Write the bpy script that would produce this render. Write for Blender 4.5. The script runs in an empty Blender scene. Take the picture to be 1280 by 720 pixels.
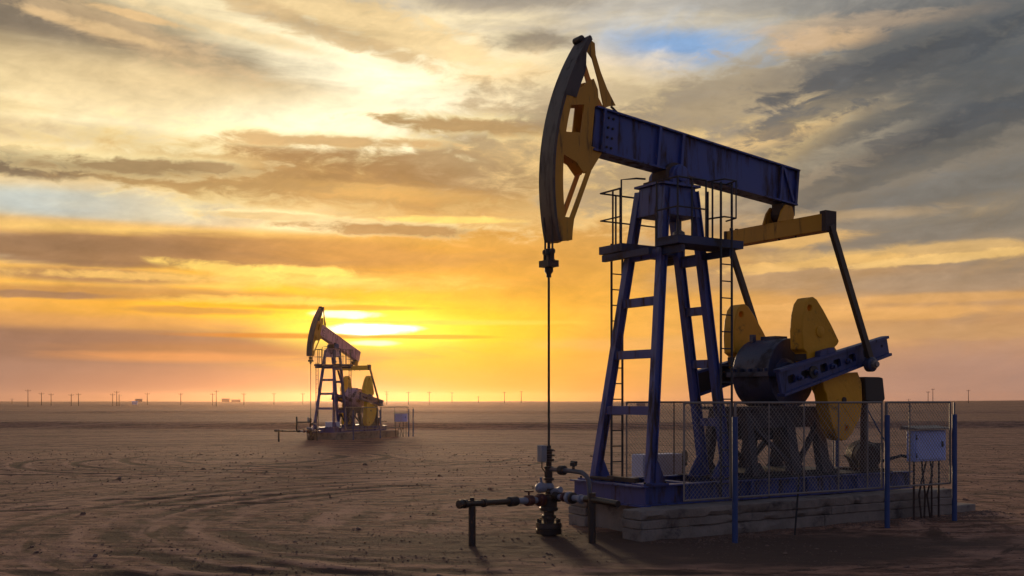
import bpy, bmesh, math, random
import numpy as np
from mathutils import Vector, Matrix
import mathutils.noise as noise_
from mathutils.geometry import tessellate_polygon
R = math.radians
random.seed(7); rng = np.random.default_rng(11)
scene = bpy.context.scene
COL = scene.collection

SUN_AZ, SUN_EL = -7.8, 4.4          # degrees: a little left of the view axis, just above the horizon
SKY_STRENGTH = 0.1
SUN_POWER = 2.0
EXPOSURE = 0.0
SKY_RAMP = [(0, (226, 152, 104)), (2.5, (238, 166, 96)), (5, (240, 180, 105)), (8, (238, 196, 132)), (12, (236, 206, 158)), (16, (214, 198, 168)), (21, (186, 184, 180)), (34, (112, 118, 130)), (60, (74, 86, 114)), (90, (60, 74, 108))]
SKY_BACK = (112, 122, 158)
SKY_DETAIL = (0.3, 0.18, 0.3)
# azimuth, elevation, half width, half height, tilt (degrees), colour, gain, strength, softness, noise field, amount
SKY_PATCHES = [
    (25.36, 14.63, 19.15, 10.64, 18, (98, 101, 104), 1, 0.95, 0.75, 'p', 1.0),
    (19.95, 9.49, 15.32, 4.68, 0, (140, 130, 116), 1, 0.8, 0.7, 'p', 1.2),
    (20.7, 3.96, 17.87, 2.55, 0, (206, 156, 106), 1, 0.7, 0.7, 's', 0.8),
    (23.61, 0.86, 19.57, 2.04, 0, (182, 142, 124), 1, 0.85, 0.7, '0', 0),
    (0.0, 19.57, 11.06, 2.55, 0, (206, 200, 188), 1, 0.6, 0.7, 'p', 0.8),
    (-12.93, 14.96, 20.85, 4.89, 0, (252, 224, 160), 1.08, 0.92, 0.7, 's', 0.7),
    (-9.67, 15.31, 12.34, 2.98, 0, (255, 247, 212), 1.32, 0.95, 0.7, 's', 0.8),
    (-12.93, 12.81, 9.36, 1.02, 0, (255, 244, 200), 1.28, 0.8, 0.8, 's', 0.9),
    (-8.01, 4.82, 18.3, 4.47, 0, (252, 176, 48), 1.06, 0.9, 0.8, '0', 0),
    (-7.8, 3.7, 8.94, 3.4, 0, (255, 192, 24), 1.1, 0.9, 0.8, '0', 0),
    (-5.08, 1.48, 11.49, 1.79, 0, (252, 156, 62), 1.05, 0.8, 0.8, '0', 0),
    (2.54, 2.97, 11.06, 2.55, 0, (234, 176, 108), 1, 0.6, 0.8, '0', 0),
    (-7.59, 3.99, 12.77, 4.04, 0, (255, 184, 30), 1.12, 0.7, 0.9, '0', 0),
    (-7.59, 3.78, 7.23, 2.04, 0, (255, 204, 34), 1.35, 0.9, 0.9, '0', 0),
    (-24.67, 1.47, 16.6, 2.47, 0, (158, 124, 110), 1, 0.92, 0.65, 's', 0.3),
    (-14.93, 0.57, 8.51, 0.94, 0, (196, 138, 104), 1, 0.6, 0.7, '0', 0),
    (-22.17, 9.43, 7.23, 1.02, 0, (204, 204, 184), 1, 0.85, 0.5, 's', 0.8),
    (-22.89, 9.49, 4.26, 0.55, 0, (184, 198, 198), 1, 0.7, 0.6, 's', 0.8),
    (-14.14, 9.38, 6.38, 0.94, 0, (228, 218, 184), 1, 0.7, 0.6, 's', 0.8),
    (-24.67, 7.29, 5.11, 0.6, 0, (196, 200, 186), 1, 0.6, 0.5, 's', 0.8),
    (8.84, 17.85, 5.11, 1.45, -4, (178, 190, 204), 1, 0.8, 0.7, 'p', 1.0),
    (8.84, 17.93, 3.06, 0.77, -4, (128, 172, 222), 1, 0.85, 0.6, 'p', 1.1),
    (6.76, 17.25, 2.55, 0.21, -6, (214, 210, 206), 1, 0.8, 0.6, 'c', 1.0),
    (8.09, 17.5, 1.28, 0.21, -4, (206, 206, 206), 1, 0.8, 0.7, 'c', 1.2),
    (-24.67, 17.42, 14.04, 1.96, -6, (146, 128, 104), 1, 0.9, 0.55, 's', 0.8),
    (-23.96, 17.93, 8.51, 1.11, -6, (124, 114, 102), 1, 0.7, 0.6, 's', 0.8),
    (-19.95, 15.19, 11.06, 1.45, -3, (240, 212, 158), 1.02, 0.75, 0.7, 's', 0.6),
    (-19.95, 17.76, 5.53, 0.77, -14, (214, 182, 138), 1, 0.6, 0.5, 'c', 1.5),
    (-21.98, 17.89, 2.55, 0.21, -10, (226, 190, 140), 1, 0.9, 0.5, 'c', 1.0),
    (-19.95, 17.69, 2.34, 0.21, -12, (226, 192, 142), 1, 0.9, 0.5, 'c', 1.0),
    (-8.84, 19.28, 8.94, 1.02, -14, (240, 208, 150), 1, 0.8, 0.5, 'c', 1.7),
    (-10.9, 18.87, 6.38, 0.43, -14, (196, 166, 124), 1, 0.6, 0.5, 'c', 1.7),
    (0.0, 20.32, 4.68, 0.6, 0, (140, 132, 124), 1, 0.7, 0.5, 'p', 1.3),
    (1.06, 18.36, 2.21, 0.51, 0, (136, 126, 112), 1, 0.85, 0.5, 'c', 1.2),
    (-23.25, 12.84, 6.38, 0.51, 0, (206, 178, 134), 1, 0.7, 0.6, 's', 0.7),
    (2.54, 16.1, 5.53, 1.7, 0, (244, 214, 160), 1, 0.6, 0.6, 'p', 1.0),
    (-6.34, 11.4, 14.68, 2.3, -2, (255, 234, 166), 1.06, 0.8, 0.35, 'c', 0.8),
    (-6.76, 13.84, 7.66, 1.28, 0, (255, 246, 210), 1.3, 0.75, 0.7, 's', 0.6),
    (-5.08, 11.27, 13.83, 1.53, -2, (186, 144, 90), 1, 0.95, 0.5, 'c', 0.95),
    (-12.93, 11.35, 5.96, 0.47, 0, (156, 122, 82), 1, 0.7, 0.4, 'c', 1.1),
    (-3.39, 11.9, 8.09, 1.02, -3, (150, 118, 82), 1, 0.8, 0.45, 'c', 1.4),
    (-6.76, 10.83, 8.51, 0.38, -3, (226, 180, 108), 1, 0.7, 0.5, 'c', 1.5),
    (0.0, 12.93, 5.11, 2.55, 0, (172, 146, 108), 1, 0.9, 0.5, 'c', 1.1),
    (-24.14, 11.2, 5.32, 0.6, 0, (116, 101, 84), 1, 0.95, 0.4, 'c', 1.0),
    (-16.5, 11.25, 6.81, 0.68, 0, (176, 142, 94), 1, 0.9, 0.45, 'c', 1.4),
    (-9.67, 8.92, 3.06, 0.34, 0, (255, 246, 196), 1.25, 1.0, 0.6, 's', 0.5),
    (-22.17, 8.58, 6.81, 0.3, 0, (236, 188, 112), 1, 0.8, 0.6, 's', 0.7),
    (-14.14, 8.34, 13.19, 0.34, 0, (255, 206, 110), 1.0, 0.7, 0.6, 's', 0.6),
    (-16.11, 7.46, 14.04, 0.94, 0, (152, 116, 86), 1, 0.97, 0.28, 's', 0.7),
    (-19.95, 7.61, 5.11, 0.34, 0, (136, 106, 82), 1, 0.6, 0.5, 'f', 0.9),
    (-1.7, 7.59, 10.64, 2.34, 0, (212, 154, 76), 1, 0.75, 0.7, 's', 0.7),
    (-16.5, 6.08, 10.64, 0.51, 0, (255, 200, 98), 1.03, 0.9, 0.6, 'f', 1.2),
    (-21.43, 6.14, 5.11, 0.34, 0, (166, 124, 92), 1, 0.85, 0.5, 's', 0.7),
    (-19.57, 5.34, 9.36, 0.3, 0, (186, 136, 86), 1, 0.8, 0.6, 's', 0.7),
    (-10.08, 6.24, 2.55, 0.21, 0, (255, 214, 110), 1.05, 0.8, 0.6, 'c', 1.0),
    (-21.43, 2.84, 14.47, 0.85, -1, (148, 114, 96), 1, 0.92, 0.4, 's', 0.9),
    (-14.14, 2.59, 7.23, 0.34, 0, (176, 124, 84), 1, 0.8, 0.6, 's', 0.7),
    (-16.89, 2.19, 5.11, 0.26, 0, (226, 154, 94), 1, 0.8, 0.6, 's', 0.7),
    (-23.25, 3.89, 11.06, 0.34, 0, (222, 160, 96), 1, 0.6, 0.7, 's', 0.7),
    (-7.51, 3.7, 4.04, 0.94, 0, (255, 226, 80), 1.6, 0.9, 0.8, '0', 0),
    (-7.68, 3.7, 1.96, 0.3, 0, (255, 252, 226), 2.6, 1.0, 0.4, 'c', 0.45),
    (-6.34, 3.79, 1.28, 0.17, 0, (255, 250, 215), 2.0, 1.0, 0.5, 'c', 0.6),
    (-8.84, 4.48, 1.7, 0.19, 0, (255, 246, 190), 1.8, 0.95, 0.4, 'c', 0.8),
    (-7.34, 2.99, 1.11, 0.13, 0, (255, 244, 180), 1.6, 0.95, 0.5, 'c', 0.6),
    (-11.31, 3.33, 5.53, 0.13, 0, (206, 128, 50), 1, 0.85, 0.5, 's', 0.3),
    (-4.24, 3.34, 2.98, 0.11, 0, (230, 150, 50), 1, 0.7, 0.5, 's', 0.3),
    (-10.08, 4.84, 5.11, 0.13, 0, (226, 146, 54), 1, 0.7, 0.5, 'f', 0.6),
    (-4.24, 4.1, 6.38, 0.13, 0, (255, 212, 90), 1.1, 0.7, 0.6, 's', 0.4),
    (-12.93, 5.12, 4.68, 0.21, 0, (255, 206, 96), 1.1, 0.7, 0.5, 'c', 1.0),
    (-16.11, 4.56, 3.83, 0.17, 0, (190, 132, 78), 1, 0.7, 0.5, 'c', 1.0),
    (0.0, 14.22, 6.77, 0.52, -2, (255, 236, 176), 1.08, 0.75, 0.5, 'c', 1.5),
    (0.0, 14.14, 6.38, 0.38, -2, (172, 138, 94), 1, 0.9, 0.45, 'c', 1.725),
    (-9.26, 13.37, 5.41, 0.34, 0, (255, 236, 176), 1.08, 0.75, 0.5, 'c', 1.4),
    (-9.26, 13.29, 5.11, 0.26, 0, (206, 168, 116), 1, 0.9, 0.45, 'c', 1.61),
    (-5.92, 9.0, 4.96, 0.4, -2, (255, 236, 176), 1.08, 0.75, 0.5, 'c', 1.4),
    (-5.92, 8.92, 4.68, 0.3, -2, (170, 130, 84), 1, 0.9, 0.45, 'c', 1.61),
    (-19.57, 11.6, 5.41, 0.46, 2, (255, 236, 176), 1.08, 0.75, 0.5, 'c', 1.5),
    (-19.57, 11.52, 5.11, 0.34, 2, (150, 124, 90), 1, 0.9, 0.45, 'c', 1.725),
    (-12.93, 9.51, 2.71, 0.23, 0, (255, 236, 176), 1.08, 0.75, 0.5, 'c', 1.3),
    (-12.93, 9.43, 2.55, 0.17, 0, (226, 196, 140), 1, 0.9, 0.45, 'c', 1.495),
    (10.08, 14.32, 4.91, 0.55, 10, (238, 214, 168), 1, 0.55, 0.5, 'c', 1.5),
    (10.08, 14.24, 4.68, 0.43, 10, (140, 128, 112), 1, 0.85, 0.5, 'c', 1.725),
    (6.76, 11.84, 4.91, 0.5, 6, (238, 214, 168), 1, 0.55, 0.5, 'c', 1.5),
    (6.76, 11.76, 4.68, 0.38, 6, (150, 132, 108), 1, 0.85, 0.5, 'c', 1.725),
    (13.34, 16.08, 4.02, 0.66, 14, (238, 214, 168), 1, 0.55, 0.5, 'c', 1.5),
    (13.34, 16.01, 3.83, 0.51, 14, (128, 122, 114), 1, 0.85, 0.5, 'c', 1.725),
    (15.33, 13.65, 3.57, 0.5, 16, (238, 214, 168), 1, 0.55, 0.5, 'c', 1.4),
    (15.33, 13.58, 3.4, 0.38, 16, (132, 126, 116), 1, 0.85, 0.5, 'c', 1.61),
    (8.84, 12.98, 8.09, 2.98, 8, (244, 208, 142), 1, 0.85, 0.45, 'c', 1.0),
    (5.08, 15.66, 5.53, 0.77, 0, (186, 168, 138), 1, 0.75, 0.5, 'c', 1.4),
    (4.24, 14.5, 3.83, 0.6, 0, (150, 136, 116), 1, 0.75, 0.5, 'c', 1.4),
    (8.84, 12.18, 6.38, 1.28, 14, (160, 142, 116), 1, 0.85, 0.4, 'c', 1.5),
    (10.9, 15.06, 6.38, 1.7, 12, (146, 136, 122), 1, 0.75, 0.45, 'c', 1.4),
    (12.93, 13.2, 3.83, 0.38, 10, (240, 200, 136), 1, 0.6, 0.5, 'c', 1.2),
    (16.31, 17.74, 2.55, 0.51, 0, (222, 184, 138), 1, 0.7, 0.5, 'c', 1.3),
    (18.05, 18.32, 5.11, 0.43, 0, (200, 172, 140), 1, 0.5, 0.5, 'c', 1.6),
    (21.8, 17.02, 7.23, 1.28, 10, (92, 95, 98), 1, 0.7, 0.45, 'c', 1.5),
    (20.7, 13.63, 8.94, 1.7, 20, (84, 89, 94), 1, 0.7, 0.5, 'c', 1.4),
    (22.89, 10.44, 6.81, 0.68, 8, (112, 112, 110), 1, 0.6, 0.5, 'c', 1.2),
    (17.28, 12.37, 3.83, 0.6, 14, (172, 160, 138), 1, 0.5, 0.5, 'c', 1.5),
    (14.93, 10.74, 6.38, 0.6, 18, (168, 150, 126), 1, 0.6, 0.5, 'c', 1.5),
    (20.32, 7.28, 7.66, 0.43, 0, (228, 184, 116), 1, 0.75, 0.45, 'f', 1.2),
    (14.14, 8.18, 3.4, 0.38, 0, (232, 182, 108), 1, 0.8, 0.45, 'f', 1.2),
    (16.5, 9.28, 5.11, 0.3, 0, (196, 164, 122), 1, 0.6, 0.5, 'f', 1.2),
    (22.53, 5.78, 7.23, 0.51, 0, (170, 144, 118), 1, 0.8, 0.45, 's', 0.9),
    (12.12, 6.2, 5.11, 0.68, 0, (178, 146, 112), 1, 0.75, 0.5, 's', 0.9),
    (18.05, 4.35, 7.23, 0.3, 0, (236, 176, 104), 1, 0.75, 0.5, 'f', 1.0),
    (21.8, 5.03, 6.38, 0.21, 0, (232, 174, 104), 1, 0.6, 0.5, 'f', 1.0),
    (21.07, 3.36, 8.09, 0.38, 0, (208, 160, 108), 1, 0.6, 0.5, 'f', 0.8),
    (10.08, 2.92, 8.51, 0.34, 0, (244, 184, 112), 1, 0.5, 0.6, 'f', 0.8),
    (20.7, 16.59, 6.38, 0.68, 12, (74, 80, 88), 1, 0.75, 0.3, 'c', 1.5),
    (17.28, 15.04, 5.11, 0.6, 18, (92, 94, 96), 1, 0.7, 0.3, 'c', 1.5),
    (23.61, 13.36, 5.96, 0.85, 14, (72, 78, 86), 1, 0.75, 0.35, 'c', 1.4),
    (19.57, 11.44, 6.38, 0.6, 16, (104, 102, 98), 1, 0.65, 0.3, 'c', 1.5),
    (22.53, 8.37, 5.96, 0.43, 6, (128, 120, 110), 1, 0.65, 0.3, 'c', 1.3),
    (15.33, 6.92, 4.68, 0.26, 3, (240, 190, 112), 1, 0.7, 0.3, 'c', 1.2),
    (22.17, 6.96, 5.11, 0.21, 3, (246, 200, 124), 1.02, 0.7, 0.3, 'c', 1.2),
    (13.34, 4.74, 3.83, 0.17, 0, (238, 180, 108), 1, 0.6, 0.3, 'c', 1.2),
    (-14.53, 6.63, 3.4, 0.3, -4, (255, 216, 110), 1.05, 0.85, 0.45, 'c', 1.3),
    (-10.7, 6.72, 2.55, 0.21, -2, (255, 222, 110), 1.08, 0.85, 0.45, 'c', 1.3),
    (-19.2, 6.19, 5.11, 0.21, 0, (255, 204, 112), 1, 0.7, 0.45, 'c', 1.3),
    (-23.25, 5.13, 3.4, 0.17, 0, (150, 116, 94), 1, 0.8, 0.45, 'c', 1.2),
    (-20.7, 6.72, 2.98, 0.17, 0, (140, 108, 84), 1, 0.7, 0.45, 'c', 1.2),
    (-3.39, 9.45, 3.4, 0.17, 0, (255, 220, 120), 1.1, 0.8, 0.45, 'c', 1.3),
    (-18.82, 18.53, 2.55, 0.17, -8, (236, 196, 140), 1, 0.8, 0.45, 'c', 1.3),
    (-14.14, 18.28, 4.68, 0.26, -10, (240, 212, 160), 1.03, 0.7, 0.45, 'c', 1.4),
]

# azimuth (degrees), distance, height, label, crossarms
POLES = [
    (-24.14, 383, 5.6, 'tall crossarm utility pole nearest the left end of the horizon', 1),
    (-24.84, 683, 3.0, 'tiny faint pole at the far left end of the horizon', 0),
    (-23.54, 405, 4.4, 'first of a close pair of short poles right of the tall leftmost pole', 1),
    (-23.11, 404, 4.1, 'second of a close pair of short poles right of the tall leftmost pole', 1),
    (-22.2, 401, 4.1, 'left pole of the second close pair from the left', 1),
    (-21.87, 400, 4.3, 'right pole of the second close pair from the left', 1),
    (-20.29, 396, 4.3, 'short pole on the left of a cluster of three poles', 1),
    (-20.1, 395, 5.2, 'tallest pole in the middle of a cluster of three', 1),
    (-19.99, 395, 3.9, 'thin bare pole on the right of a cluster of three', 0),
    (-18.66, 418, 4.5, 'lone pole just right of the tiny white hut', 1),
    (-17.05, 414, 4.5, 'lone pole midway between the three pole cluster and the farm sheds', 1),
    (-15.5, 411, 4.4, 'short pole close beside a tall crossarm pole left of the farm sheds', 1),
    (-15.31, 385, 5.5, 'tall crossarm pole standing just left of the farm sheds', 1),
    (-13.94, 408, 4.5, 'lone pole just right of the distant farm sheds', 1),
    (-12.43, 468, 5.2, 'pole left of the distant pumpjack, farther from its rod', 1),
    (-10.96, 465, 5.1, 'pole immediately left of the distant polished rod', 1),
    (-6.61, 460, 5.9, 'forked looking pole closest to the right of the distant pumpjack', 2),
    (-5.48, 459, 5.6, 'second pole to the right of the distant pumpjack', 1),
    (-4.38, 458, 5.6, 'third pole to the right of the distant pumpjack', 1),
    (-3.18, 621, 6.2, 'fourth pole to the right of the distant pumpjack', 1),
    (-1.78, 620, 3.7, 'short stub pole midway between distant pumpjack and near rod', 0),
    (-0.4, 540, 5.8, 'left pole of the two just left of the near polished rod', 1),
    (0.49, 620, 6.9, 'right pole of the two just left of the near polished rod', 1),
    (21.07, 557, 6.0, 'left one of two tall poles standing together on the right horizon', 1),
    (21.29, 558, 7.3, 'right and taller of two poles standing together on the right horizon', 1),
    (22.91, 565, 6.4, 'lone pole nearest the right edge of the picture', 1),
    (20.17, 554, 2.5, 'short stub pole above the near fence on the right horizon', 0),
]
FAR_THINGS = [
    ('white_hut', 'tiny white hut low on the plain left of a lone pole', 'hut', -19.25, 430, (1.9, 1.5, 0.9), 'far white'),
    ('farm_shed', 'small dark shed at the left end of the far farm row', 'shed', -19.06, 900, (5, 4, 1.6), 'far wall'),
    ('farm_shed', 'low shed in the farm row left of a lone pole', 'shed', -14.85, 900, (6, 4, 1.8), 'far wall'),
    ('farm_shed', 'long low barn at the right of the far farm row', 'barn', -14.34, 900, (7, 4, 1.1), 'far wall'),
    ('equipment_shed', 'grey boxy hut on the horizon between the near pumpjack legs', 'shed', 6.8, 330, (2.6, 2.4, 1.15), 'far wall'),
]
# ---------------------------------------------------------------- sky (world nodes, purely by direction)
class S:
    """tiny wrapper: arithmetic on sockets builds Math nodes"""
    def __init__(s, nt, k): s.nt, s.k = nt, k
    def _m(s, op, *a, clamp=False):
        n = s.nt.nodes.new('ShaderNodeMath'); n.operation = op; n.use_clamp = clamp
        for i, v in enumerate((s,) + a):
            if isinstance(v, S): s.nt.links.new(v.k, n.inputs[i])
            else: n.inputs[i].default_value = v
        return S(s.nt, n.outputs[0])
    def __add__(s, o): return s._m('ADD', o)
    def __sub__(s, o): return s._m('SUBTRACT', o)
    def __mul__(s, o): return s._m('MULTIPLY', o)
    def mad(s, a, b): return s._m('MULTIPLY_ADD', a, b)

def lin(c):
    return tuple(((v/255.0)/12.92 if v/255.0 <= 0.04045 else ((v/255.0+0.055)/1.055)**2.4) for v in c)

def build_world():
    w = bpy.data.worlds.new('World'); scene.world = w; w.use_nodes = True
    nt = w.node_tree; nt.nodes.clear()
    N = nt.nodes.new; L = nt.links.new
    out = N('ShaderNodeOutputWorld'); bg = N('ShaderNodeBackground')
    bg.inputs['Strength'].default_value = SKY_STRENGTH
    L(bg.outputs[0], out.inputs[0])
    nish = N('ShaderNodeTexSky'); nish.sky_type = 'NISHITA'; nish.sun_disc = False
    nish.sun_elevation = R(SUN_EL); nish.sun_rotation = R(SUN_AZ) % (2*math.pi)
    nish.air_density = 1.6; nish.dust_density = 3.0
    tc = N('ShaderNodeTexCoord'); sep = N('ShaderNodeSeparateXYZ'); L(tc.outputs['Generated'], sep.inputs[0])
    x, y, z = (S(nt, sep.outputs[i]) for i in range(3))
    az = x._m('ARCTAN2', y) * (180/math.pi)          # degrees right of the view axis north
    el = z._m('ARCSINE') * (180/math.pi)
    def comb(a, b, c=0.0):
        n = N('ShaderNodeCombineXYZ')
        for i, v in enumerate((a, b, c)):
            if isinstance(v, S): L(v.k, n.inputs[i])
            else: n.inputs[i].default_value = v
        return n.outputs[0]
    def noise(vec, scale, detail=5, rough=0.55, dist=0.0):
        n = N('ShaderNodeTexNoise'); n.inputs['Scale'].default_value = scale
        n.inputs['Detail'].default_value = detail; n.inputs['Roughness'].default_value = rough
        n.inputs['Distortion'].default_value = dist; L(vec, n.inputs['Vector'])
        return S(nt, n.outputs[0])
    # cloud fields: long flat streaks low down, puffier cells higher up
    wob = noise(comb(az*0.06, el*0.16, 3.1), 1.0, 3) - 0.5
    elw = wob.mad(3.0, el)
    streak = noise(comb(az*0.085, elw*0.62, 0.0), 1.0, 8, 0.60, 0.35) - 0.5
    fine = noise(comb(az*0.30, elw*1.15, 7.7), 1.0, 8, 0.62, 0.5) - 0.5
    # puffs run on a slant (rising to the right)
    pu = az*0.9 + el*0.45; pv = el*0.9 - az*0.40
    puff = noise(comb(pu*0.22, pv*0.50, 1.3), 1.0, 9, 0.62, 0.3) - 0.5
    cell = noise(comb(az*0.50, el*1.30, 4.4), 1.0, 8, 0.62, 0.4) - 0.5
    streak, fine, puff, cell = streak*2.0, fine*2.0, puff*2.0, cell*2.0
    F = {'s': streak, 'f': fine, 'p': puff, 'c': cell, '0': None}
    # base: elevation ramp
    r = N('ShaderNodeValToRGB'); cr = r.color_ramp
    stops = SKY_RAMP
    L((el*(1/90.0)).k, r.inputs[0])
    while len(cr.elements) < len(stops): cr.elements.new(0.5)
    for e, (p, c) in zip(cr.elements, stops):
        e.position = p/90.0; e.color = lin(c) + (1,)
    col = r.outputs[0]
    def mixc(f, a, b, gain=1.0, mode='MIX'):
        n = N('ShaderNodeMix'); n.data_type = 'RGBA'; n.blend_type = mode; n.clamp_factor = True
        if isinstance(f, S): L(f.k, n.inputs[0])
        else: n.inputs[0].default_value = f
        L(a, n.inputs[6])
        if isinstance(b, tuple): n.inputs[7].default_value = tuple(v*gain for v in lin(b)) + (1,)
        else: L(b, n.inputs[7])
        return n.outputs[2]
    # each patch: az, el, half width, half height (degrees), tilt, colour, gain, strength, softness, field, field amount
    for (a0, e0, ra, re, tilt, c, gain, stren, soft, fld, amt) in SKY_PATCHES:
        du = az - a0; dv = el - e0
        if tilt:
            ct, st = math.cos(R(tilt)), math.sin(R(tilt))
            du, dv = du*ct + dv*st, dv*ct - du*st
        dx = du*(1.0/ra); dy = dv*(1.0/re)
        d = (dx*dx + dy*dy)._m('SQRT')
        if F[fld] is not None: d = F[fld].mad(-amt, d)
        mr = N('ShaderNodeMapRange'); mr.interpolation_type = 'SMOOTHSTEP'
        L(d.k, mr.inputs['Value'])
        mr.inputs['From Min'].default_value = 1.0 - soft; mr.inputs['From Max'].default_value = 1.0 + soft
        mr.inputs['To Min'].default_value = stren; mr.inputs['To Max'].default_value = 0.0
        col = mixc(S(nt, mr.outputs[0]), col, c, gain)
    # away from the sunset the overcast is blue grey
    aw = S(nt, N('ShaderNodeMapRange').outputs[0]); an_ = aw.k.node; an_.interpolation_type = 'SMOOTHSTEP'
    L(az._m('ABSOLUTE').k, an_.inputs['Value']); an_.inputs['From Min'].default_value = 40; an_.inputs['From Max'].default_value = 115
    an_.inputs['To Min'].default_value = 0.0; an_.inputs['To Max'].default_value = 0.92
    col = mixc(aw, col, SKY_BACK)
    # light and dark modelling inside the cloud deck
    def mul_detail(col, field, k):
        g = field.mad(k, 1.0)
        n = N('ShaderNodeVectorMath'); n.operation = 'SCALE'
        L(col, n.inputs[0]); L(g.k, n.inputs['Scale'])
        return n.outputs[0]
    up = (el*(1/6.0))._m('MULTIPLY', 1.0, clamp=True)
    col = mul_detail(col, (puff*up), SKY_DETAIL[0]); col = mul_detail(col, streak, SKY_DETAIL[1]); col = mul_detail(col, cell*up, SKY_DETAIL[2])
    sc = N('ShaderNodeVectorMath'); sc.operation = 'SCALE'; L(col, sc.inputs[0]); sc.inputs['Scale'].default_value = 1.0/SKY_STRENGTH
    # the clear sky shows through overhead and behind
    back = S(nt, N('ShaderNodeMapRange').outputs[0]); mrn = back.k.node; mrn.interpolation_type = 'SMOOTHSTEP'
    L(el.k, mrn.inputs['Value']); mrn.inputs['From Min'].default_value = 22; mrn.inputs['From Max'].default_value = 60
    mrn.inputs['To Min'].default_value = 0.05; mrn.inputs['To Max'].default_value = 0.3
    fin = mixc(back, sc.outputs[0], nish.outputs[0])
    L(fin, bg.inputs['Color'])
    w.cycles.sampling_method = 'MANUAL'; w.cycles.sample_map_resolution = 512
    return w

# ---------------------------------------------------------------- camera, sun, render settings
def build_camera():
    cam = bpy.data.cameras.new('camera'); o = bpy.data.objects.new('camera', cam); COL.objects.link(o)
    o.location = (0, 0, 2.1); o.rotation_euler = (R(90), 0, 0)
    cam.sensor_width = 36; cam.lens = 37.97; cam.shift_y = 0.1094
    cam.clip_start = 0.1; cam.clip_end = 20000
    scene.camera = o
    s = bpy.data.lights.new('sun', 'SUN'); s.energy = SUN_POWER; s.angle = R(7); s.color = (1.0, 0.70, 0.42)
    so = bpy.data.objects.new('sun', s); COL.objects.link(so)
    v = Vector((math.sin(R(SUN_AZ))*math.cos(R(SUN_EL)), math.cos(R(SUN_AZ))*math.cos(R(SUN_EL)), math.sin(R(SUN_EL))))
    so.rotation_euler = v.to_track_quat('Z', 'Y').to_euler(); so.location = v*60
    vs = scene.view_settings; vs.view_transform = 'Standard'; vs.look = 'None'; vs.exposure = EXPOSURE; vs.gamma = 1.0; vs.use_curve_mapping = False
    scene.cycles.use_denoising = True
    try: scene.cycles.denoiser = 'OPENIMAGEDENOISE'
    except Exception: pass
    scene.cycles.volume_bounces = 0; scene.cycles.max_bounces = 6

# ---------------------------------------------------------------- materials (procedural)
M = {}
def mat(name, base, rough=0.6, metal=0.0, second=None, amount=0.5, scale=3.0, bump=0.0, bump_scale=40.0, grime=None, grime_at=0.62, grime_scale=2.2, streaks=False, spec=0.4):
    """painted / bare surface: base colour varied by two noises, grime or rust in patches (optionally run down the face), small bump"""
    m = bpy.data.materials.new(name); m.use_nodes = True; nt = m.node_tree; b = nt.nodes['Principled BSDF']
    L = nt.links.new; N = nt.nodes.new
    tc = N('ShaderNodeTexCoord')
    n1 = N('ShaderNodeTexNoise'); n1.inputs['Scale'].default_value = scale; n1.inputs['Detail'].default_value = 6; L(tc.outputs['Object'], n1.inputs['Vector'])
    mx = N('ShaderNodeMix'); mx.data_type = 'RGBA'; L(n1.outputs[0], mx.inputs[0])
    sec = second or tuple(v*0.6 for v in base)
    k = amount
    mx.inputs[6].default_value = base + (1,); mx.inputs[7].default_value = tuple(a*(1-k)+c*k for a, c in zip(base, sec)) + (1,)
    col = mx.outputs[2]; rgh = None
    if grime:
        mp = N('ShaderNodeMapping'); L(tc.outputs['Object'], mp.inputs[0])
        if streaks: mp.inputs['Scale'].default_value = (3.0, 3.0, 0.45)
        n2 = N('ShaderNodeTexNoise'); n2.inputs['Scale'].default_value = grime_scale; n2.inputs['Detail'].default_value = 9; n2.inputs['Roughness'].default_value = 0.68
        L(mp.outputs[0], n2.inputs['Vector'])
        mr = N('ShaderNodeMapRange'); mr.interpolation_type = 'SMOOTHSTEP'; L(n2.outputs[0], mr.inputs[0])
        mr.inputs['From Min'].default_value = grime_at - 0.08; mr.inputs['From Max'].default_value = grime_at + 0.10
        mx2 = N('ShaderNodeMix'); mx2.data_type = 'RGBA'; L(mr.outputs[0], mx2.inputs[0]); L(col, mx2.inputs[6]); mx2.inputs[7].default_value = grime + (1,)
        col = mx2.outputs[2]
        ma = N('ShaderNodeMath'); ma.operation = 'MULTIPLY_ADD'; L(mr.outputs[0], ma.inputs[0]); ma.inputs[1].default_value = 0.85 - rough; ma.inputs[2].default_value = rough
        rgh = ma.outputs[0]
    L(col, b.inputs['Base Color'])
    if rgh: L(rgh, b.inputs['Roughness'])
    else: b.inputs['Roughness'].default_value = rough
    b.inputs['Metallic'].default_value = metal
    b.inputs['Specular IOR Level'].default_value = spec
    if bump:
        n3 = N('ShaderNodeTexNoise'); n3.inputs['Scale'].default_value = bump_scale; n3.inputs['Detail'].default_value = 6; L(tc.outputs['Object'], n3.inputs['Vector'])
        bp = N('ShaderNodeBump'); bp.inputs['Strength'].default_value = bump; bp.inputs['Distance'].default_value = 0.02; L(n3.outputs[0], bp.inputs['Height']); L(bp.outputs[0], b.inputs['Normal'])
    M[name] = m
    return m
RUST = (0.085, 0.04, 0.022)
mat('blue paint', (0.020, 0.046, 0.235), 0.42, second=(0.050, 0.066, 0.17), amount=1.0, scale=1.8, grime=(0.040, 0.026, 0.024), grime_at=0.56, grime_scale=2.0, streaks=True)
mat('post blue', (0.030, 0.060, 0.17), 0.5, amount=0.6, scale=4, grime=RUST, grime_at=0.66, grime_scale=3.0)
mat('deck blue', (0.030, 0.042, 0.10), 0.6, amount=0.6, scale=4, grime=(0.04, 0.035, 0.035), grime_at=0.55)
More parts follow.
